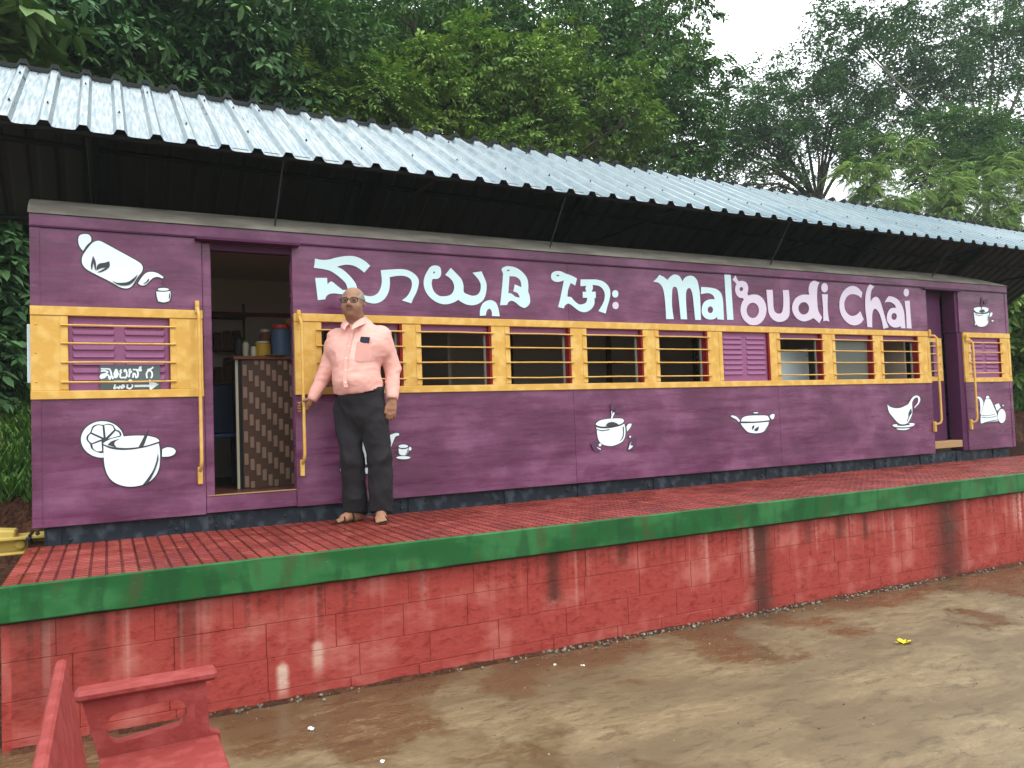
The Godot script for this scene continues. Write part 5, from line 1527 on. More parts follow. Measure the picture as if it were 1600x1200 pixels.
	tree("teak_tree", "large leaved branch reaching in at the top left corner", "tree", grp, Vector3(-2.2, 0.8, -4.4), Vector3(-2.0, 3.6, -4.4), 0.1, [[Vector3(-0.45, 4.9, -4.0), 0.45], [Vector3(-0.75, 5.25, -4.2), 0.6], [Vector3(-0.62, 4.55, -4.1), 0.35]], "big", 110, [Color(0.05, 0.11, 0.03), Color(0.09, 0.16, 0.05), Color(0.14, 0.21, 0.08)], 13, M.bark)
	tree("roadside_tree", "round green tree past the left end of the roof", "tree", grp, Vector3(-5.2, 1.2, -7.0), Vector3(-5.2, 3.2, -7.0), 0.16, [[Vector3(-5.4, 4.6, -7.0), 1.6], [Vector3(-4.0, 4.0, -7.4), 1.3], [Vector3(-6.6, 3.9, -7.2), 1.4], [Vector3(-5.0, 5.9, -7.4), 1.4], [Vector3(-3.4, 5.6, -8.0), 1.5], [Vector3(-7.4, 5.2, -8.2), 1.5], [Vector3(-3.0, 2.6, -6.6), 1.0], [Vector3(-5.6, 2.4, -6.6), 1.1]], "broad", 170, green, 21, M.bark)
	# grass on the slope beside the left end and the right end
	var r := RandomNumberGenerator.new()
	r.seed = 77
	var gv := PackedVector3Array()
	var gn := PackedVector3Array()
	var gc := PackedColorArray()
	var protos := []
	for i in 6: protos.append(spray("grass", r))
	for i in 20000:
		var left := i < 10000
		var x := (r.randf_range(-3.4, 0.25) if i < 5000 else r.randf_range(-11.0, -2.5)) if left else r.randf_range(11.5, 21.0)
		var z := -3.0 - pow(r.randf(), 1.4) * (3.8 if left else 3.2)
		var p := Vector3(x, bank_y(x, z) - 0.03, z)
		var pr: Array = protos[r.randi() % 6]
		var bs := Basis(Vector3.UP, r.randf() * TAU)
		var sc := r.randf_range(0.7, 1.5)
		gv.append_array(Transform3D(bs.scaled(Vector3.ONE * sc), p) * (pr[0] as PackedVector3Array))
		gn.append_array(Transform3D(bs, Vector3.ZERO) * (pr[1] as PackedVector3Array))
		var cc := PackedColorArray()
		cc.resize((pr[0] as PackedVector3Array).size())
		cc.fill(Color(0.05, 0.12, 0.022).lerp(Color(0.13, 0.24, 0.05), r.randf()))
		gc.append_array(cc)
	var arr := []
	arr.resize(Mesh.ARRAY_MAX)
	arr[Mesh.ARRAY_VERTEX] = gv; arr[Mesh.ARRAY_NORMAL] = gn; arr[Mesh.ARRAY_COLOR] = gc
	var gm := ArrayMesh.new()
	gm.add_surface_from_arrays(Mesh.PRIMITIVE_TRIANGLES, arr)
	var g := part("grass", gm, M.leaf, self)
	g.set_meta("kind", "stuff")
	g.set_meta("label", "fresh green grass and weeds on the slope behind the coach")

# ---------------------------------------------------------------- person
class Field:
	var o: Vector3
	var c: float
	var nx: int
	var ny: int
	var nz: int
	var v := PackedFloat32Array()
	func _init(lo: Vector3, hi: Vector3, cell: float) -> void:
		o = lo
		c = cell
		nx = int(ceil((hi.x - lo.x) / c)) + 1
		ny = int(ceil((hi.y - lo.y) / c)) + 1
		nz = int(ceil((hi.z - lo.z) / c)) + 1
		v.resize(nx * ny * nz)
		v.fill(0.5)
	func _range(lo: Vector3, hi: Vector3) -> Array:
		var a := ((lo - o) / c).floor()
		var b := ((hi - o) / c).ceil()
		return [maxi(0, int(a.x)), maxi(0, int(a.y)), maxi(0, int(a.z)), mini(nx - 1, int(b.x)), mini(ny - 1, int(b.y)), mini(nz - 1, int(b.z))]
	func bone(a: Vector3, b: Vector3, ra: float, rb: float, k := 0.03, dep := Vector3.ZERO, flat := 1.0) -> void:
		var big := maxf(ra, rb) + k + 2.5 * c
		var e := _range(a.min(b) - Vector3.ONE * big, a.max(b) + Vector3.ONE * big)
		var f := 1.0 / flat - 1.0
		var b2 := b + dep * (b - a).dot(dep) * f
		var ab := b2 - a
		var inv := 1.0 / maxf(ab.length_squared(), 1e-9)
		for z in range(e[2], e[5] + 1):
			for y in range(e[1], e[4] + 1):
				var row := (z * ny + y) * nx
				var p := o + Vector3(0, y, z) * c
				for x in range(e[0], e[3] + 1):
					p.x = o.x + x * c
					var q := p - a
					if f != 0.0: q += dep * q.dot(dep) * f
					var t := clampf(q.dot(ab) * inv, 0.0, 1.0)
					var d := (q - ab * t).length() - lerpf(ra, rb, t)
					var i := row + x
					var w := v[i]
					var h := k - absf(w - d)
					v[i] = minf(w, d) - (h * h * 0.25 / k if h > 0.0 else 0.0)
	func ell(m: Vector3, r: Vector3, k := 0.01, carve := false) -> void:
		var big := r + Vector3.ONE * (k + 2.5 * c)
		var e := _range(m - big, m + big)
		var r2 := r * r
		for z in range(e[2], e[5] + 1):
			for y in range(e[1], e[4] + 1):
				var row := (z * ny + y) * nx
				for x in range(e[0], e[3] + 1):
					var q := o + Vector3(x, y, z) * c - m
					var k0 := (q / r).length()
					var k1 := (q / r2).length()
					var d := k0 * (k0 - 1.0) / maxf(k1, 1e-6)
					var i := row + x
					var w := v[i]
					if carve:
						d = -d
						var h := k - absf(w - d)
						v[i] = maxf(w, d) + (h * h * 0.25 / k if h > 0.0 else 0.0)
					else:
						var h2 := k - absf(w - d)
						v[i] = minf(w, d) - (h2 * h2 * 0.25 / k if h2 > 0.0 else 0.0)
	func cut(p: Vector3, n: Vector3) -> void: # keeps the side that n points away from
		for z in nz:
			for y in ny:
				var row := (z * ny + y) * nx
				for x in nx:
					var d := (o + Vector3(x, y, z) * c - p).dot(n)
					if d > v[row + x]: v[row + x] = d
	func into(mb: MB, xf: Transform3D, paint: Callable, bump: FastNoiseLite = null, amp := 0.0, stretch := Vector3.ONE) -> void:
		var id := PackedInt32Array()
		id.resize(v.size())
		id.fill(-1)
		var lim := c * 1.9
		var vs := PackedVector3Array()
		var sy := nx
		var sz := nx * ny
		for z in nz - 1:
			for y in ny - 1:
				var row := z * sz + y * sy
				for x in nx - 1:
					var i := row + x
					if absf(v[i]) > lim: continue
					var cs := [v[i], v[i + 1], v[i + sy], v[i + sy + 1], v[i + sz], v[i + sz + 1], v[i + sz + sy], v[i + sz + sy + 1]]
					var neg := 0
					for q: float in cs:
						if q < 0.0: neg += 1
					if neg == 0 or neg == 8: continue
					var s := Vector3.ZERO
					var m := 0
					for ed: Array in [[0, 1], [2, 3], [4, 5], [6, 7], [0, 2], [1, 3], [4, 6], [5, 7], [0, 4], [1, 5], [2, 6], [3, 7]]:
						var a: float = cs[ed[0]]
						var b: float = cs[ed[1]]
						if (a < 0.0) == (b < 0.0): continue
						var t := a / (a - b)
						var pa := Vector3(ed[0] & 1, (ed[0] >> 1) & 1, ed[0] >> 2)
						var pb := Vector3(ed[1] & 1, (ed[1] >> 1) & 1, ed[1] >> 2)
						s += pa.lerp(pb, t)
						m += 1
					id[i] = vs.size()
					vs.append(o + (Vector3(x, y, z) + s / m) * c)
		var quads := PackedInt32Array()
		for z in range(1, nz - 1):
			for y in range(1, ny - 1):
				var row := z * sz + y * sy
				for x in range(1, nx - 1):
					var i := row + x
					if id[i] < 0: continue
					var s0 := v[i] < 0.0
					if s0 != (v[i + 1] < 0.0): _q(quads, id, i - sy - sz, i - sz, i, i - sy, s0)
					if s0 != (v[i + sy] < 0.0): _q(quads, id, i - 1 - sz, i - 1, i, i - sz, s0)
					if s0 != (v[i + sz] < 0.0): _q(quads, id, i - 1 - sy, i - sy, i, i - 1, s0)
		var ns := PackedVector3Array()
		ns.resize(vs.size())
		for rep in 2:
			ns.fill(Vector3.ZERO)
			for k in range(0, quads.size(), 4):
				var nn := (vs[quads[k + 2]] - vs[quads[k]]).cross(vs[quads[k + 3]] - vs[quads[k + 1]])
				for j in 4: ns[quads[k + j]] += nn
			if rep == 0:
				if bump == null: break
				for k in vs.size():
					vs[k] += ns[k].normalized() * bump.get_noise_3dv(vs[k] * stretch) * amp
		var base := mb.v.size()
		for k in vs.size():
			mb.v.append(xf * vs[k])
			mb.n.append((xf.basis * ns[k]).normalized())
			mb.uv.append(Vector2.ZERO)
			mb.col.append(paint.call(vs[k]))
		for k in range(0, quads.size(), 4):
			for j: int in [0, 2, 1, 0, 3, 2]: mb.ix.append(base + quads[k + j])
	func _q(quads: PackedInt32Array, id: PackedInt32Array, a: int, b: int, d: int, e: int, s: bool) -> void:
		if id[a] < 0 or id[b] < 0 or id[d] < 0 or id[e] < 0: return
		if s:
			quads.append(id[a]); quads.append(id[b]); quads.append(id[d]); quads.append(id[e])
		else:
			quads.append(id[e]); quads.append(id[d]); quads.append(id[b]); quads.append(id[a])

func build_person() -> void:
	var at := Vector3(2.0, DECK, 0.25)
	var p := thing("person", "person in a pink shirt, dark trousers and sandals holding the handrail by the doorway", "person", at)
	var T := Transform3D(Basis(), -at)
	var L := Vector3(0.788, 0, 0.616)      # towards the person's left
	var F := Vector3(-0.616, 0, 0.788)     # the way the chest faces
	var skin := func(_q: Vector3) -> Color: return Color(0.27, 0.135, 0.082)
	var plain := func(_q: Vector3) -> Color: return Color.WHITE
	# joints
	var hip_r := Vector3(1.905, 0.72, 0.20)
	var hip_l := Vector3(2.06, 0.72, 0.315)
	var knee_r := Vector3(1.925, 0.335, 0.235)
	var knee_l := Vector3(2.10, 0.33, 0.335)
	var ank_r := Vector3(1.965, -0.03, 0.175)
	var ank_l := Vector3(2.105, -0.035, 0.30)
	var sh_r := Vector3(1.865, 1.185, 0.138)
	var sh_l := Vector3(2.140, 1.188, 0.340)
	var el_r := Vector3(1.795, 0.95, 0.115)
	var el_l := Vector3(2.215, 0.955, 0.325)
	var wr_r := Vector3(1.685, 0.748, 0.115)
	var wr_l := Vector3(2.185, 0.735, 0.385)
	var neck := Vector3(1.995, 1.245, 0.245)
	var head := Vector3(1.955, 1.425, 0.272)
	# the body under the clothes
	var body := MB.new()
	var f := Field.new(Vector3(1.60, -0.09, 0.0), Vector3(2.36, 1.36, 0.52), 0.014)
	f.bone(hip_r.lerp(hip_l, 0.3), hip_l.lerp(hip_r, 0.2), 0.065, 0.07, 0.04)
	f.bone(Vector3(1.985, 0.82, 0.262), Vector3(1.965, 0.98, 0.272), 0.10, 0.11, 0.05)
	f.bone(Vector3(1.90, 1.12, 0.185), Vector3(2.08, 1.13, 0.315), 0.10, 0.10, 0.05)
	f.bone(sh_r, sh_l, 0.048, 0.048, 0.04)
	f.bone(sh_r, el_r, 0.045, 0.038, 0.02); f.bone(el_r, wr_r, 0.038, 0.024, 0.02)
	f.bone(sh_l, el_l, 0.045, 0.038, 0.02); f.bone(el_l, wr_l, 0.038, 0.024, 0.02)
	f.bone(hip_r.lerp(hip_l, 0.25), knee_r, 0.065, 0.055, 0.03); f.bone(knee_r, ank_r, 0.052, 0.034, 0.02)
	f.bone(hip_l.lerp(hip_r, 0.1), knee_l, 0.07, 0.055, 0.03); f.bone(knee_l, ank_l, 0.052, 0.034, 0.02)
	f.bone(neck, Vector3(1.972, 1.36, 0.262), 0.06, 0.055, 0.03)
	f.into(body, T, skin)
	# feet, each with toes
	for s in 2:
		var heel: Vector3 = [Vector3(2.0, -0.078, 0.155), Vector3(2.112, -0.078, 0.275)][s]
		var toe: Vector3 = [Vector3(1.80, -0.092, 0.235), Vector3(2.055, -0.094, 0.475)][s]
		var ank: Vector3 = [ank_r, ank_l][s]
		var d := (toe - heel).normalized()
		var side := Vector3(d.z, 0, -d.x) * (1.0 if s == 1 else 1.0)
		var g := Field.new(heel.min(toe) - Vector3(0.09, 0.03, 0.09), heel.max(toe) + Vector3(0.09, 0.13, 0.09), 0.006)
		g.bone(heel, toe - d * 0.07, 0.032, 0.030, 0.02)
		g.bone(ank + Vector3(0, 0.02, 0), heel + d * 0.05, 0.036, 0.034, 0.03)
		g.bone(ank + Vector3(0, -0.01, 0) + d * 0.03, toe - d * 0.09, 0.036, 0.020, 0.03)
		g.bone(toe - d * 0.075 + side * 0.026, toe - d * 0.08 - side * 0.028, 0.021, 0.017, 0.02)
		for k in 5:
			var off := (k - 2) * 0.0165
			var inner := -1.0 if s == 0 else 1.0 # big toe on the inner side
			var len := [0.062, 0.058, 0.05, 0.042, 0.034][k] as float
			var rr := [0.0125, 0.0092, 0.0088, 0.0084, 0.008][k] as float
			var q := toe - d * 0.068 + side * (2 - k) * 0.0150 * (-1.0 if s == 1 else 1.0)
			g.bone(q, q + d * len + Vector3(0, -0.006, 0), rr, rr * 0.9, 0.004)
		var tone := func(v: Vector3) -> Color: return Color(0.30, 0.155, 0.098)
		g.into(body, T, tone)
		# sandal: sole and two straps
		var sandal := MB.new()
		var sole := PackedVector2Array()
		for i in 24:
			var t := TAU * i / 24.0
			var w := 0.036 + 0.010 * cos(t)
			sole.append(Vector2(cos(t) * 0.125, sin(t) * w))
		sandal.slab(sole, 0.0, 0.014)
		var so := part("sandal", sandal, M.sandal_brown, p)
		so.basis = Basis(d, Vector3(0, 1, 0).cross(d) * -1.0, Vector3.UP) if false else Basis(d, d.cross(Vector3.UP) * -1.0, Vector3.UP)
		so.position = (heel + toe) * 0.5 + d * 0.012 - at
		so.position.y = 0.0025
		for k in 2:
			var strap := MB.new()
			var c0: Vector3 = (toe - d * (0.075 if k == 0 else 0.125)) - at
			var up := 0.040 if k == 0 else 0.074
			var arc := []
			for i in 9:
				var a := PI * i / 8.0
				var twist := (0.03 if k == 0 else 0.0) * cos(a)
				arc.append(Vector3(c0.x, 0.012, c0.z) + side * cos(a) * (0.050 if k == 0 else 0.048) + Vector3(0, sin(a) * up, 0) + d * twist)
			strap.tube(arc, 0.0065, 6)
			part("strap", strap, M.sandal_brown, so).transform = so.transform.affine_inverse()
	# head, in its own frame: x to the left, y up, z forward
	var HL := Vector3(0.857, -0.02, 0.515).normalized()
	var HF := Vector3(-0.515, -0.03, 0.857).normalized()
	var HU := HF.cross(HL).normalized()
	var HT := Transform3D(Basis(HL, HU, HF), head - at)
	var h := Field.new(Vector3(-0.105, -0.19, -0.125), Vector3(0.105, 0.125, 0.135), 0.0042)
	h.ell(Vector3(0, 0.024, -0.014), Vector3(0.073, 0.082, 0.094), 0.01)
	h.ell(Vector3(0, -0.03, 0.022), Vector3(0.064, 0.074, 0.066), 0.03)
	h.ell(Vector3(0, -0.060, 0.028), Vector3(0.061, 0.044, 0.052), 0.03)
	h.ell(Vector3(0, -0.088, 0.064), Vector3(0.024, 0.016, 0.020), 0.02)
	h.ell(Vector3(0, -0.098, 0.018), Vector3(0.047, 0.026, 0.046), 0.02)
	for s: float in [-1.0, 1.0]:
		h.ell(Vector3(s * 0.040, -0.034, 0.058), Vector3(0.027, 0.025, 0.026), 0.02)
		h.ell(Vector3(s * 0.031, 0.004, 0.098), Vector3(0.021, 0.013, 0.020), 0.012, true)
		h.bone(Vector3(s * 0.012, 0.024, 0.080), Vector3(s * 0.046, 0.024, 0.066), 0.0085, 0.007, 0.012)
		h.ell(Vector3(s * 0.013, -0.031, 0.096), Vector3(0.011, 0.009, 0.012), 0.008)
		h.ell(Vector3(s * 0.078, -0.004, -0.012), Vector3(0.0085, 0.031, 0.018), 0.008)
		h.ell(Vector3(s * 0.082, 0.002, -0.004), Vector3(0.006, 0.016, 0.008), 0.006, true)
		h.bone(Vector3(s * 0.018, -0.034, 0.090), Vector3(s * 0.036, -0.060, 0.068), 0.006, 0.006, 0.02)
	h.bone(Vector3(0, 0.014, 0.086), Vector3(0, -0.022, 0.112), 0.009, 0.0135, 0.012)
	h.bone(Vector3(-0.018, -0.0545, 0.083), Vector3(0.018, -0.0545, 0.083), 0.0065, 0.0065, 0.006)
	h.bone(Vector3(-0.016, -0.0675, 0.081), Vector3(0.016, -0.0675, 0.081), 0.0075, 0.0075, 0.006)
	h.bone(Vector3(0, -0.05, -0.02), Vector3(0.005, -0.185, -0.03), 0.056, 0.060, 0.03)
	var face := func(q: Vector3) -> Color:
		var c := Color(0.29, 0.160, 0.108)
		var front := smoothstep(0.055, 0.075, q.z)
		var wide := 1.0 - smoothstep(0.018, 0.028, absf(q.x))
		c = c.lerp(Color(0.235, 0.085, 0.062), front * wide * exp(-pow((q.y + 0.0615) / 0.0085, 2)) * 0.75)
		c = c.lerp(Color(0.09, 0.035, 0.028), front * (1.0 - smoothstep(0.020, 0.030, absf(q.x))) * exp(-pow((q.y + 0.0608 - absf(q.x) * 0.08) / 0.0021, 2)) * 0.85)
		c = c.lerp(Color(0.22, 0.16, 0.13), front * (1.0 - smoothstep(0.02, 0.03, absf(q.x))) * exp(-pow((q.y + 0.0465) / 0.0035, 2)) * 0.5)
		c = c.lerp(Color(0.16, 0.115, 0.09), smoothstep(0.045, 0.06, q.z) * smoothstep(0.008, 0.016, absf(q.x)) * (1.0 - smoothstep(0.040, 0.052, absf(q.x))) * exp(-pow((q.y - 0.0265) / 0.0042, 2)) * 0.8)
		c = c.lerp(Color(0.36, 0.185, 0.125), exp(-(pow((absf(q.x) - 0.042) / 0.02, 2) + pow((q.y + 0.03) / 0.02, 2))) * front * 0.6)
		if q.y > 0.05: c = c.lerp(Color(0.38, 0.225, 0.155), clampf((q.y - 0.05) * 20.0, 0, 1))
		return c
	h.into(body, HT, face)
	# right hand closes on the handrail: four fingers behind it, the thumb across the front
	var hr := Field.new(Vector3(1.575, 0.63, 0.02), Vector3(1.73, 0.80, 0.165), 0.0042)
	hr.bone(wr_r + Vector3(0.01, 0.012, 0), Vector3(1.672, 0.725, 0.098), 0.024, 0.026, 0.015)
	hr.bone(Vector3(1.678, 0.735, 0.096), Vector3(1.662, 0.692, 0.084), 0.024, 0.020, 0.015)
	hr.bone(Vector3(1.672, 0.735, 0.090), Vector3(1.652, 0.715, 0.072), 0.020, 0.015, 0.015)
	for k in 4:
		var y := 0.735 - k * 0.0185
		var l := [0.95, 1.05, 1.0, 0.8][k] as float
		var a0 := Vector3(1.655, y, 0.070)
		var a1 := Vector3(1.634 - 0.006 * l, y - 0.004, 0.062)
		var a2 := Vector3(1.606 - 0.006 * l, y - 0.008, 0.078)
		var a3 := Vector3(1.607 - 0.003 * l, y - 0.010, 0.103)
		hr.bone(a0, a1, 0.0095, 0.009, 0.006); hr.bone(a1, a2, 0.009, 0.0082, 0.003); hr.bone(a2, a3, 0.0082, 0.0072, 0.003)
	hr.bone(Vector3(1.678, 0.742, 0.108), Vector3(1.655, 0.752, 0.118), 0.013, 0.0105, 0.008)
	hr.bone(Vector3(1.655, 0.752, 0.118), Vector3(1.628, 0.744, 0.116), 0.0105, 0.0085, 0.004)
	hr.into(body, T, skin)
	# left hand hangs, fingers a little curled
	var hl := Field.new(Vector3(2.10, 0.52, 0.32), Vector3(2.26, 0.78, 0.48), 0.0042)
	var dn := (wr_l - el_l).normalized()
	var hand_s := Vector3(0.95, 0.0, 0.28) # across the knuckles, seen from the front
	var k0 := wr_l + dn * 0.068 + Vector3(-0.010, -0.008, 0.004)
	hl.bone(wr_l, wr_l + dn * 0.03, 0.025, 0.026, 0.015)
	for j: float in [-1.0, -0.33, 0.33, 1.0]:
		hl.bone(wr_l + dn * 0.02 + hand_s * j * 0.014, k0 + hand_s * j * 0.027, 0.018, 0.0135, 0.012)
	for k in 4:
		var j := (k - 1.5) / 1.5
		var l := [0.036, 0.041, 0.039, 0.031][k] as float
		var b0 := k0 + hand_s * j * 0.028
		var b1 := b0 + (dn + Vector3(0.02, 0, -0.10)).normalized() * l * 0.92
		var b2 := b1 + (dn + Vector3(0.08, 0, -0.5)).normalized() * l * 0.68
		var b3 := b2 + (dn + Vector3(0.2, 0.1, -1.0)).normalized() * l * 0.5
		hl.bone(b0, b1, 0.0098, 0.0092, 0.004); hl.bone(b1, b2, 0.0092, 0.0084, 0.003); hl.bone(b2, b3, 0.0084, 0.0072, 0.003)
	hl.bone(wr_l + dn * 0.025 - hand_s * 0.018, wr_l + dn * 0.065 - hand_s * 0.040 + Vector3(-0.004, 0, 0.012), 0.0145, 0.0115, 0.01)
	hl.bone(wr_l + dn * 0.065 - hand_s * 0.040 + Vector3(-0.004, 0, 0.012), wr_l + dn * 0.102 - hand_s * 0.040 + Vector3(-0.010, 0, 0.012), 0.0115, 0.0085, 0.004)
	hl.into(body, T, skin)
	part("body", body, M.skin, p)
	# hair: a grey fringe round the back and sides, thin on top
	var hf := Field.new(Vector3(-0.105, -0.10, -0.13), Vector3(0.105, 0.125, 0.09), 0.0045)
	hf.ell(Vector3(0, 0.021, -0.015), Vector3(0.0785, 0.0870, 0.0995), 0.01)
	hf.cut(Vector3(0, 0.064, 0.014), Vector3(0, 0.78, 0.62).normalized())
	hf.cut(Vector3(0, -0.052, -0.08), Vector3(0, -0.93, 0.36).normalized())
	var hn := FastNoiseLite.new()
	hn.frequency = 60.0
	var hair := MB.new()
	hf.into(hair, HT, plain, hn, 0.0018, Vector3(1, 0.3, 1))
	part("hair", hair, M.hair_grey, p)
	# eyes and glasses
	for s: float in [-1.0, 1.0]:
		var eye := MB.new()
		eye.lathe(Vector3.ZERO, [[0.0, -0.0115], [0.006, -0.0098], [0.0105, -0.005], [0.0115, 0.0], [0.0105, 0.005], [0.006, 0.0098], [0.0, 0.0115]], 12)
		var e := part("eye", eye, M.eye_white, p)
		e.transform = HT * Transform3D(Basis(), Vector3(s * 0.031, 0.003, 0.0765))
		var iris := MB.new()
		iris.lathe(Vector3.ZERO, [[0.0058, 0.0], [0.004, 0.0012], [0.0, 0.0016]], 10)
		var ir := part("iris", iris, M.eye_dark, e)
		ir.rotation.x = PI / 2
		ir.position = Vector3(0.001, 0, 0.0104)
		# lids
		var lid := MB.new()
		lid.tint = Color(0.22, 0.11, 0.068)
		lid.tube([Vector3(-0.014, 0.001, 0.004), Vector3(-0.007, 0.0055, 0.0092), Vector3(0, 0.0065, 0.0105), Vector3(0.007, 0.0055, 0.0092), Vector3(0.014, 0.001, 0.004)], 0.0028, 6)
		var ld := part("eyelid", lid, M.skin, e)
	var gl := MB.new()
	for s: float in [-1.0, 1.0]:
		var ring := []
		for i in 21:
			var a := TAU * i / 20.0
			var cx := signf(cos(a)) * pow(absf(cos(a)), 0.7) * 0.0255
			var cy := signf(sin(a)) * pow(absf(sin(a)), 0.7) * 0.0175
			ring.append(Vector3(s * 0.0335 + cx, 0.0035 + cy, 0.1035 - 0.10 * absf(s * 0.0335 + cx) * absf(s * 0.0335 + cx) / 0.06))
		gl.tube(ring, 0.0024, 6, false)
		gl.tube([Vector3(s * 0.059, 0.012, 0.098), Vector3(s * 0.072, 0.012, 0.085), Vector3(s * 0.080, 0.010, 0.02), Vector3(s * 0.083, 0.004, -0.012)], 0.0022, 6)
	gl.tube([Vector3(-0.0085, 0.010, 0.1035), Vector3(0, 0.013, 0.106), Vector3(0.0085, 0.010, 0.1035)], 0.0022, 6)
	var g2 := part("eyeglasses", gl, M.frame_dark, p)
	g2.transform = HT
	# shirt: hangs over a round belly, creased where it is tucked in
	var folds := FastNoiseLite.new()
	folds.seed = 12
	folds.frequency = 7.0
	folds.fractal_type = FastNoiseLite.FRACTAL_RIDGED
	folds.fractal_octaves = 2
	var s1 := Field.new(Vector3(1.60, 0.66, 0.0), Vector3(2.36, 1.32, 0.56), 0.0095)
	s1.bone(Vector3(1.985, 0.82, 0.262), Vector3(1.965, 1.0, 0.268), 0.172, 0.158, 0.05, F, 0.80)
	s1.bone(Vector3(1.925, 0.875, 0.325), Vector3(1.935, 0.97, 0.32), 0.128, 0.115, 0.08)
	s1.bone(Vector3(1.90, 1.10, 0.180), Vector3(2.085, 1.11, 0.318), 0.122, 0.122, 0.06)
	s1.bone(sh_r + Vector3(0.02, -0.012, 0), sh_l + Vector3(-0.02, -0.012, 0), 0.066, 0.066, 0.05)
	s1.bone(Vector3(1.96, 1.235, 0.225), Vector3(2.03, 1.24, 0.275), 0.072, 0.072, 0.05)
	s1.bone(sh_r, el_r, 0.062, 0.053, 0.025); s1.bone(el_r, wr_r + Vector3(0.012, 0.02, 0), 0.052, 0.040, 0.02)
	s1.bone(sh_l, el_l, 0.060, 0.056, 0.03); s1.bone(el_l, wr_l + Vector3(0, 0.012, 0), 0.055, 0.043, 0.02)
	s1.cut(Vector3(1.975, 0.800, 0.26), (Vector3(0.05, -1, 0) + F * 0.10).normalized()) if false else null
	# hems: cuffs and waist
	var waist := Vector3(1.975, 0.803, 0.26)
	for z in s1.nz:
		for y in s1.ny:
			for x in s1.nx:
				var q := s1.o + Vector3(x, y, z) * s1.c
				var i := (z * s1.ny + y) * s1.nx + x
				if s1.v[i] > 0.03: continue
				var d := 0.0
				if absf((q - waist).dot(L)) > 0.181 and q.y < 0.88:
					d = (q - wr_r).dot((wr_r - el_r).normalized()) - 0.004 if q.x < 1.9 else (q - wr_l).dot(dn) - 0.004
				else:
					d = (waist.y - 0.010 - q.y) + (q - waist).dot(F) * -0.12 + (q - waist).dot(L) * 0.06
				if d > s1.v[i]: s1.v[i] = d
	var shirt := MB.new()
	s1.into(shirt, T, plain, folds, 0.006, Vector3(0.7, 1.4, 0.7))
	var sp := part("shirt", shirt, M.shirt_cloth, p)
	# collar with two points, placket, pocket and buttons
	var col := MB.new()
	var nb := Vector3(1.978, 1.300, 0.252) - at
	var ring := 28
	for i in ring:
		var P := func(k: int, j: int) -> Vector3:
			var t := -1.0 + 2.0 * k / ring        # -1 .. 1 round the back from one point to the other
			var a := t * (PI - 0.22)
			var dir := -F * cos(a) + L * sin(a)
			var front := pow(absf(t), 3.0)
			var top := nb + dir * (0.066 + 0.004 * front) + Vector3(0, 0.030 - 0.062 * front, 0) + F * 0.012 * front
			var out := nb + dir * (0.092 + 0.026 * front) + Vector3(0, -0.012 - 0.070 * front, 0) + F * 0.026 * front
			var inn := nb + dir * 0.061 + Vector3(0, -0.02 - 0.055 * front, 0) + F * 0.006 * front
			match j:
				0: return inn
				1: return top
				2: return top.lerp(out, 0.5) + Vector3(0, 0.006, 0) + dir * 0.005
			return out
		for j in 3: col.quad(P.call(i, j), P.call(i + 1, j), P.call(i + 1, j + 1), P.call(i, j + 1))
	part("collar", col, M.shirt_cloth, sp)
	# a ray against the shirt's field finds its surface, so that details sit on the cloth
	var onto := func(l: float, y: float) -> Vector3:
		var q := Vector3(1.975, y, 0.26) + L * l + F * 0.36
		for i in 90:
			var k := ((q - s1.o) / s1.c).round()
			var d := 0.02
			if k.x >= 0 and k.y >= 0 and k.z >= 0 and k.x < s1.nx and k.y < s1.ny and k.z < s1.nz: d = s1.v[(int(k.z) * s1.ny + int(k.y)) * s1.nx + int(k.x)]
			if d < 0.004: break
			q -= F * 0.0045
		return q
	var plk := MB.new()
	var last := Vector3.ZERO
	for i in 15:
		var q: Vector3 = (onto.call(0.0, 1.225 - i * 0.029) as Vector3) - at + F * 0.0055
		if i: plk.quad(q - L * 0.015, q + L * 0.015, last + L * 0.015, last - L * 0.015)
		last = q
	for i in plk.n.size(): plk.n[i] = (F + Vector3(0, 0.15, 0)).normalized()
	part("placket", plk, M.shirt_cloth, sp)
	var but := MB.new()
	but.lathe(Vector3.ZERO, [[0.0055, 0.0], [0.005, 0.0018], [0.0, 0.002]], 8)
	var bm := but.mesh()
	for i in 5:
		var q: Vector3 = (onto.call(0.0, 1.19 - i * 0.085) as Vector3) - at + F * 0.007
		var b := part("button", bm, M.white_paint, sp)
		b.transform = Transform3D(Basis(L, F, L.cross(F)), q)
	var pock := MB.new()
	var px := [0.055, 0.155]
	for i in 4:
		for j in 4:
			var P2 := func(a: int, b: int) -> Vector3:
				var y := 1.135 - b * 0.033 - (0.012 if b == 4 and (a == 1 or a == 2 or a == 3) else 0.0)
				return (onto.call(lerpf(px[0], px[1], a / 4.0), y) as Vector3) - at + F * 0.005
			pock.quad(P2.call(i, j + 1), P2.call(i + 1, j + 1), P2.call(i + 1, j), P2.call(i, j))
	for i in pock.n.size(): pock.n[i] = F
	part("pocket", pock, M.shirt_cloth, sp)
	var pt := thing("mobile_phone", "dark phone sticking out of the shirt's chest pocket", "phone", Vector3.ZERO)
	var ph := MB.new()
	var pc: Vector3 = onto.call(0.105, 1.145)
	ph.cbox(Vector3.ZERO, Vector3(0.034, 0.022, 0.004), Basis.from_euler(Vector3(-0.15, 0, -0.12)), 0.0025)
	var pp2 := part("case", ph, M.phone_dark, pt)
	pt.transform = Transform3D(Basis(L, Vector3.UP, F), pc + F * 0.006)
	# trousers
	var t1 := Field.new(Vector3(1.74, -0.10, 0.02), Vector3(2.30, 0.88, 0.50), 0.0095)
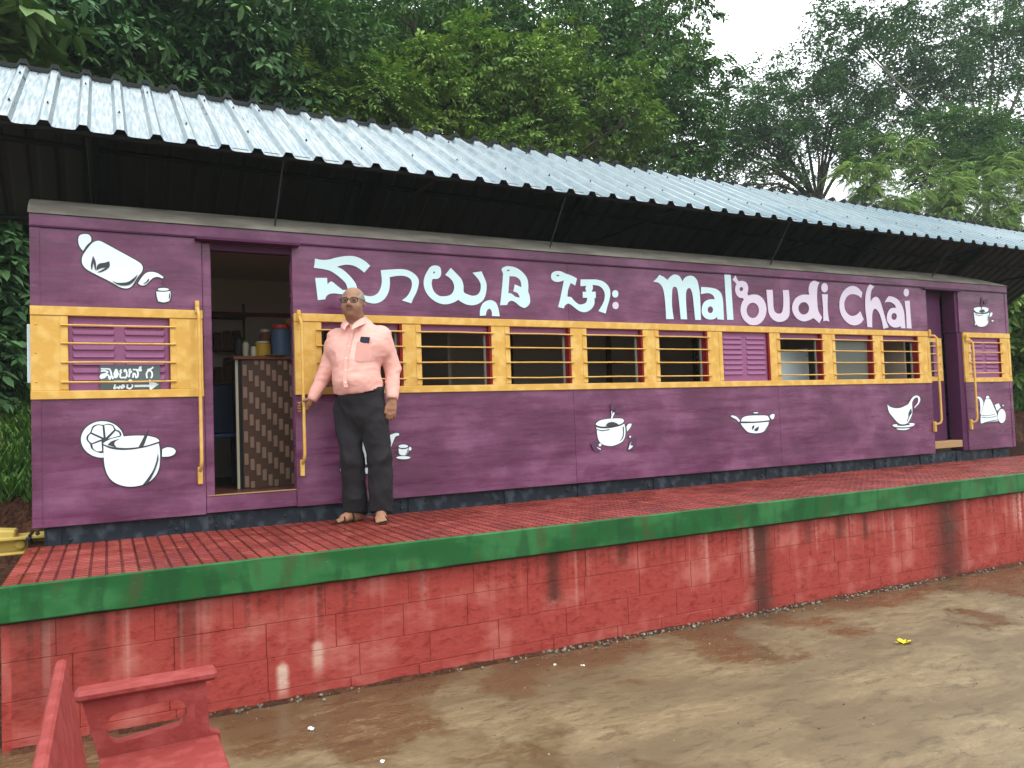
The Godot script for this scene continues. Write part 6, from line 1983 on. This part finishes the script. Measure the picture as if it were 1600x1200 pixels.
	t1.bone(Vector3(1.988, 0.84, 0.258), Vector3(1.995, 0.64, 0.258), 0.180, 0.158, 0.05, F, 0.78)
	t1.bone(Vector3(1.945, 0.76, 0.305), Vector3(1.955, 0.70, 0.29), 0.10, 0.085, 0.06)
	t1.bone(hip_r + Vector3(0.018, -0.05, 0.01), knee_r, 0.100, 0.080, 0.03); t1.bone(knee_r, ank_r + Vector3(0, -0.03, 0), 0.080, 0.076, 0.03)
	t1.bone(hip_l + Vector3(-0.005, -0.05, 0), knee_l, 0.102, 0.080, 0.02); t1.bone(knee_l, ank_l + Vector3(0, -0.03, 0), 0.080, 0.076, 0.02)
	for z in t1.nz:
		for y in t1.ny:
			for x in t1.nx:
				var i := (z * t1.ny + y) * t1.nx + x
				if t1.v[i] > 0.03: continue
				var q := t1.o + Vector3(x, y, z) * t1.c
				var d := maxf(-0.058 - q.y - (q - ank_l).dot(F) * -0.18, (q.y - waist.y - 0.006) - (q - waist).dot(F) * -0.12 - (q - waist).dot(L) * 0.06)
				if d > t1.v[i]: t1.v[i] = d
	var tf := FastNoiseLite.new()
	tf.seed = 5
	tf.frequency = 4.5
	tf.fractal_type = FastNoiseLite.FRACTAL_RIDGED
	tf.fractal_octaves = 2
	var trous := MB.new()
	t1.into(trous, T, plain, tf, 0.013, Vector3(1.0, 0.8, 1.0))
	var tp := part("trousers", trous, M.trouser_cloth, p)
	var belt := MB.new()
	var bl := []
	for i in 33:
		var a := TAU * i / 32.0
		var dir := F * cos(a) * 0.85 + L * sin(a) * 1.03
		var q := waist + dir * 0.164 + L * 0.010
		q.y = waist.y + (q - waist).dot(F) * -0.12 + (q - waist).dot(L) * 0.06 - 0.008
		bl.append(q - at)
	belt.tube(bl, 0.011, 6, false)
	part("belt", belt, M.belt_black, tp)

# ---------------------------------------------------------------- small things lying about
func build_litter() -> void:
	var spots := [[1.27, 1.74, 0.014], [2.77, 1.52, 0.009], [1.46, 2.27, 0.009], [2.9, 1.62, 0.007]]
	for i in spots.size():
		var s: Array = spots[i]
		var x: float = s[0]
		var z: float = s[1]
		var where: String = ["lying between the bench and the wall", "lying near the grit below the dark drip", "lying alone on the bare concrete in front", "a step further from the wall than the scrap near the grit"][i]
		var t := thing("paper_scrap", "crumpled white scrap " + where, "litter", Vector3(x, ground_y(x) + 0.001, z))
		var m := MB.new()
		var r: float = s[2]
		for k in 5:
			m.cbox(Vector3(rng.randf_range(-1, 1) * r, r * 0.25, rng.randf_range(-1, 1) * r), Vector3(r * 0.7, r * 0.12, r * 0.5), Basis.from_euler(Vector3(rng.randf_range(-0.5, 0.5), rng.randf() * 3, rng.randf_range(-0.5, 0.5))), r * 0.05)
		part("scrap", m, M.petal_white, t)
	var fl := thing("yellow_blossom", "yellow blossom sprig lying on the wet concrete", "flower", Vector3(4.83, ground_y(4.83) + 0.004, 2.33))
	var fm := MB.new()
	var v := PackedVector3Array()
	for k in 16:
		var a := rng.randf() * TAU
		var d := Vector3(cos(a), rng.randf_range(0.1, 0.7), sin(a)).normalized()
		var s := d.cross(Vector3.UP).normalized() * 0.011
		var o := Vector3(rng.randf_range(-0.03, 0.03), 0.002, rng.randf_range(-0.02, 0.02))
		fm.quad(o, o + d * 0.02 + s, o + d * 0.042, o + d * 0.02 - s)
	part("petals", fm, M.petal_yellow, fl)

func _ready() -> void:
	rng.seed = 20240
	setting_up()
	make_materials()
	build_ground()
	build_platform()
	build_coach()
	build_inside()
	build_canopy()
	build_trees()
	build_bench()
	build_person()
	build_litter()
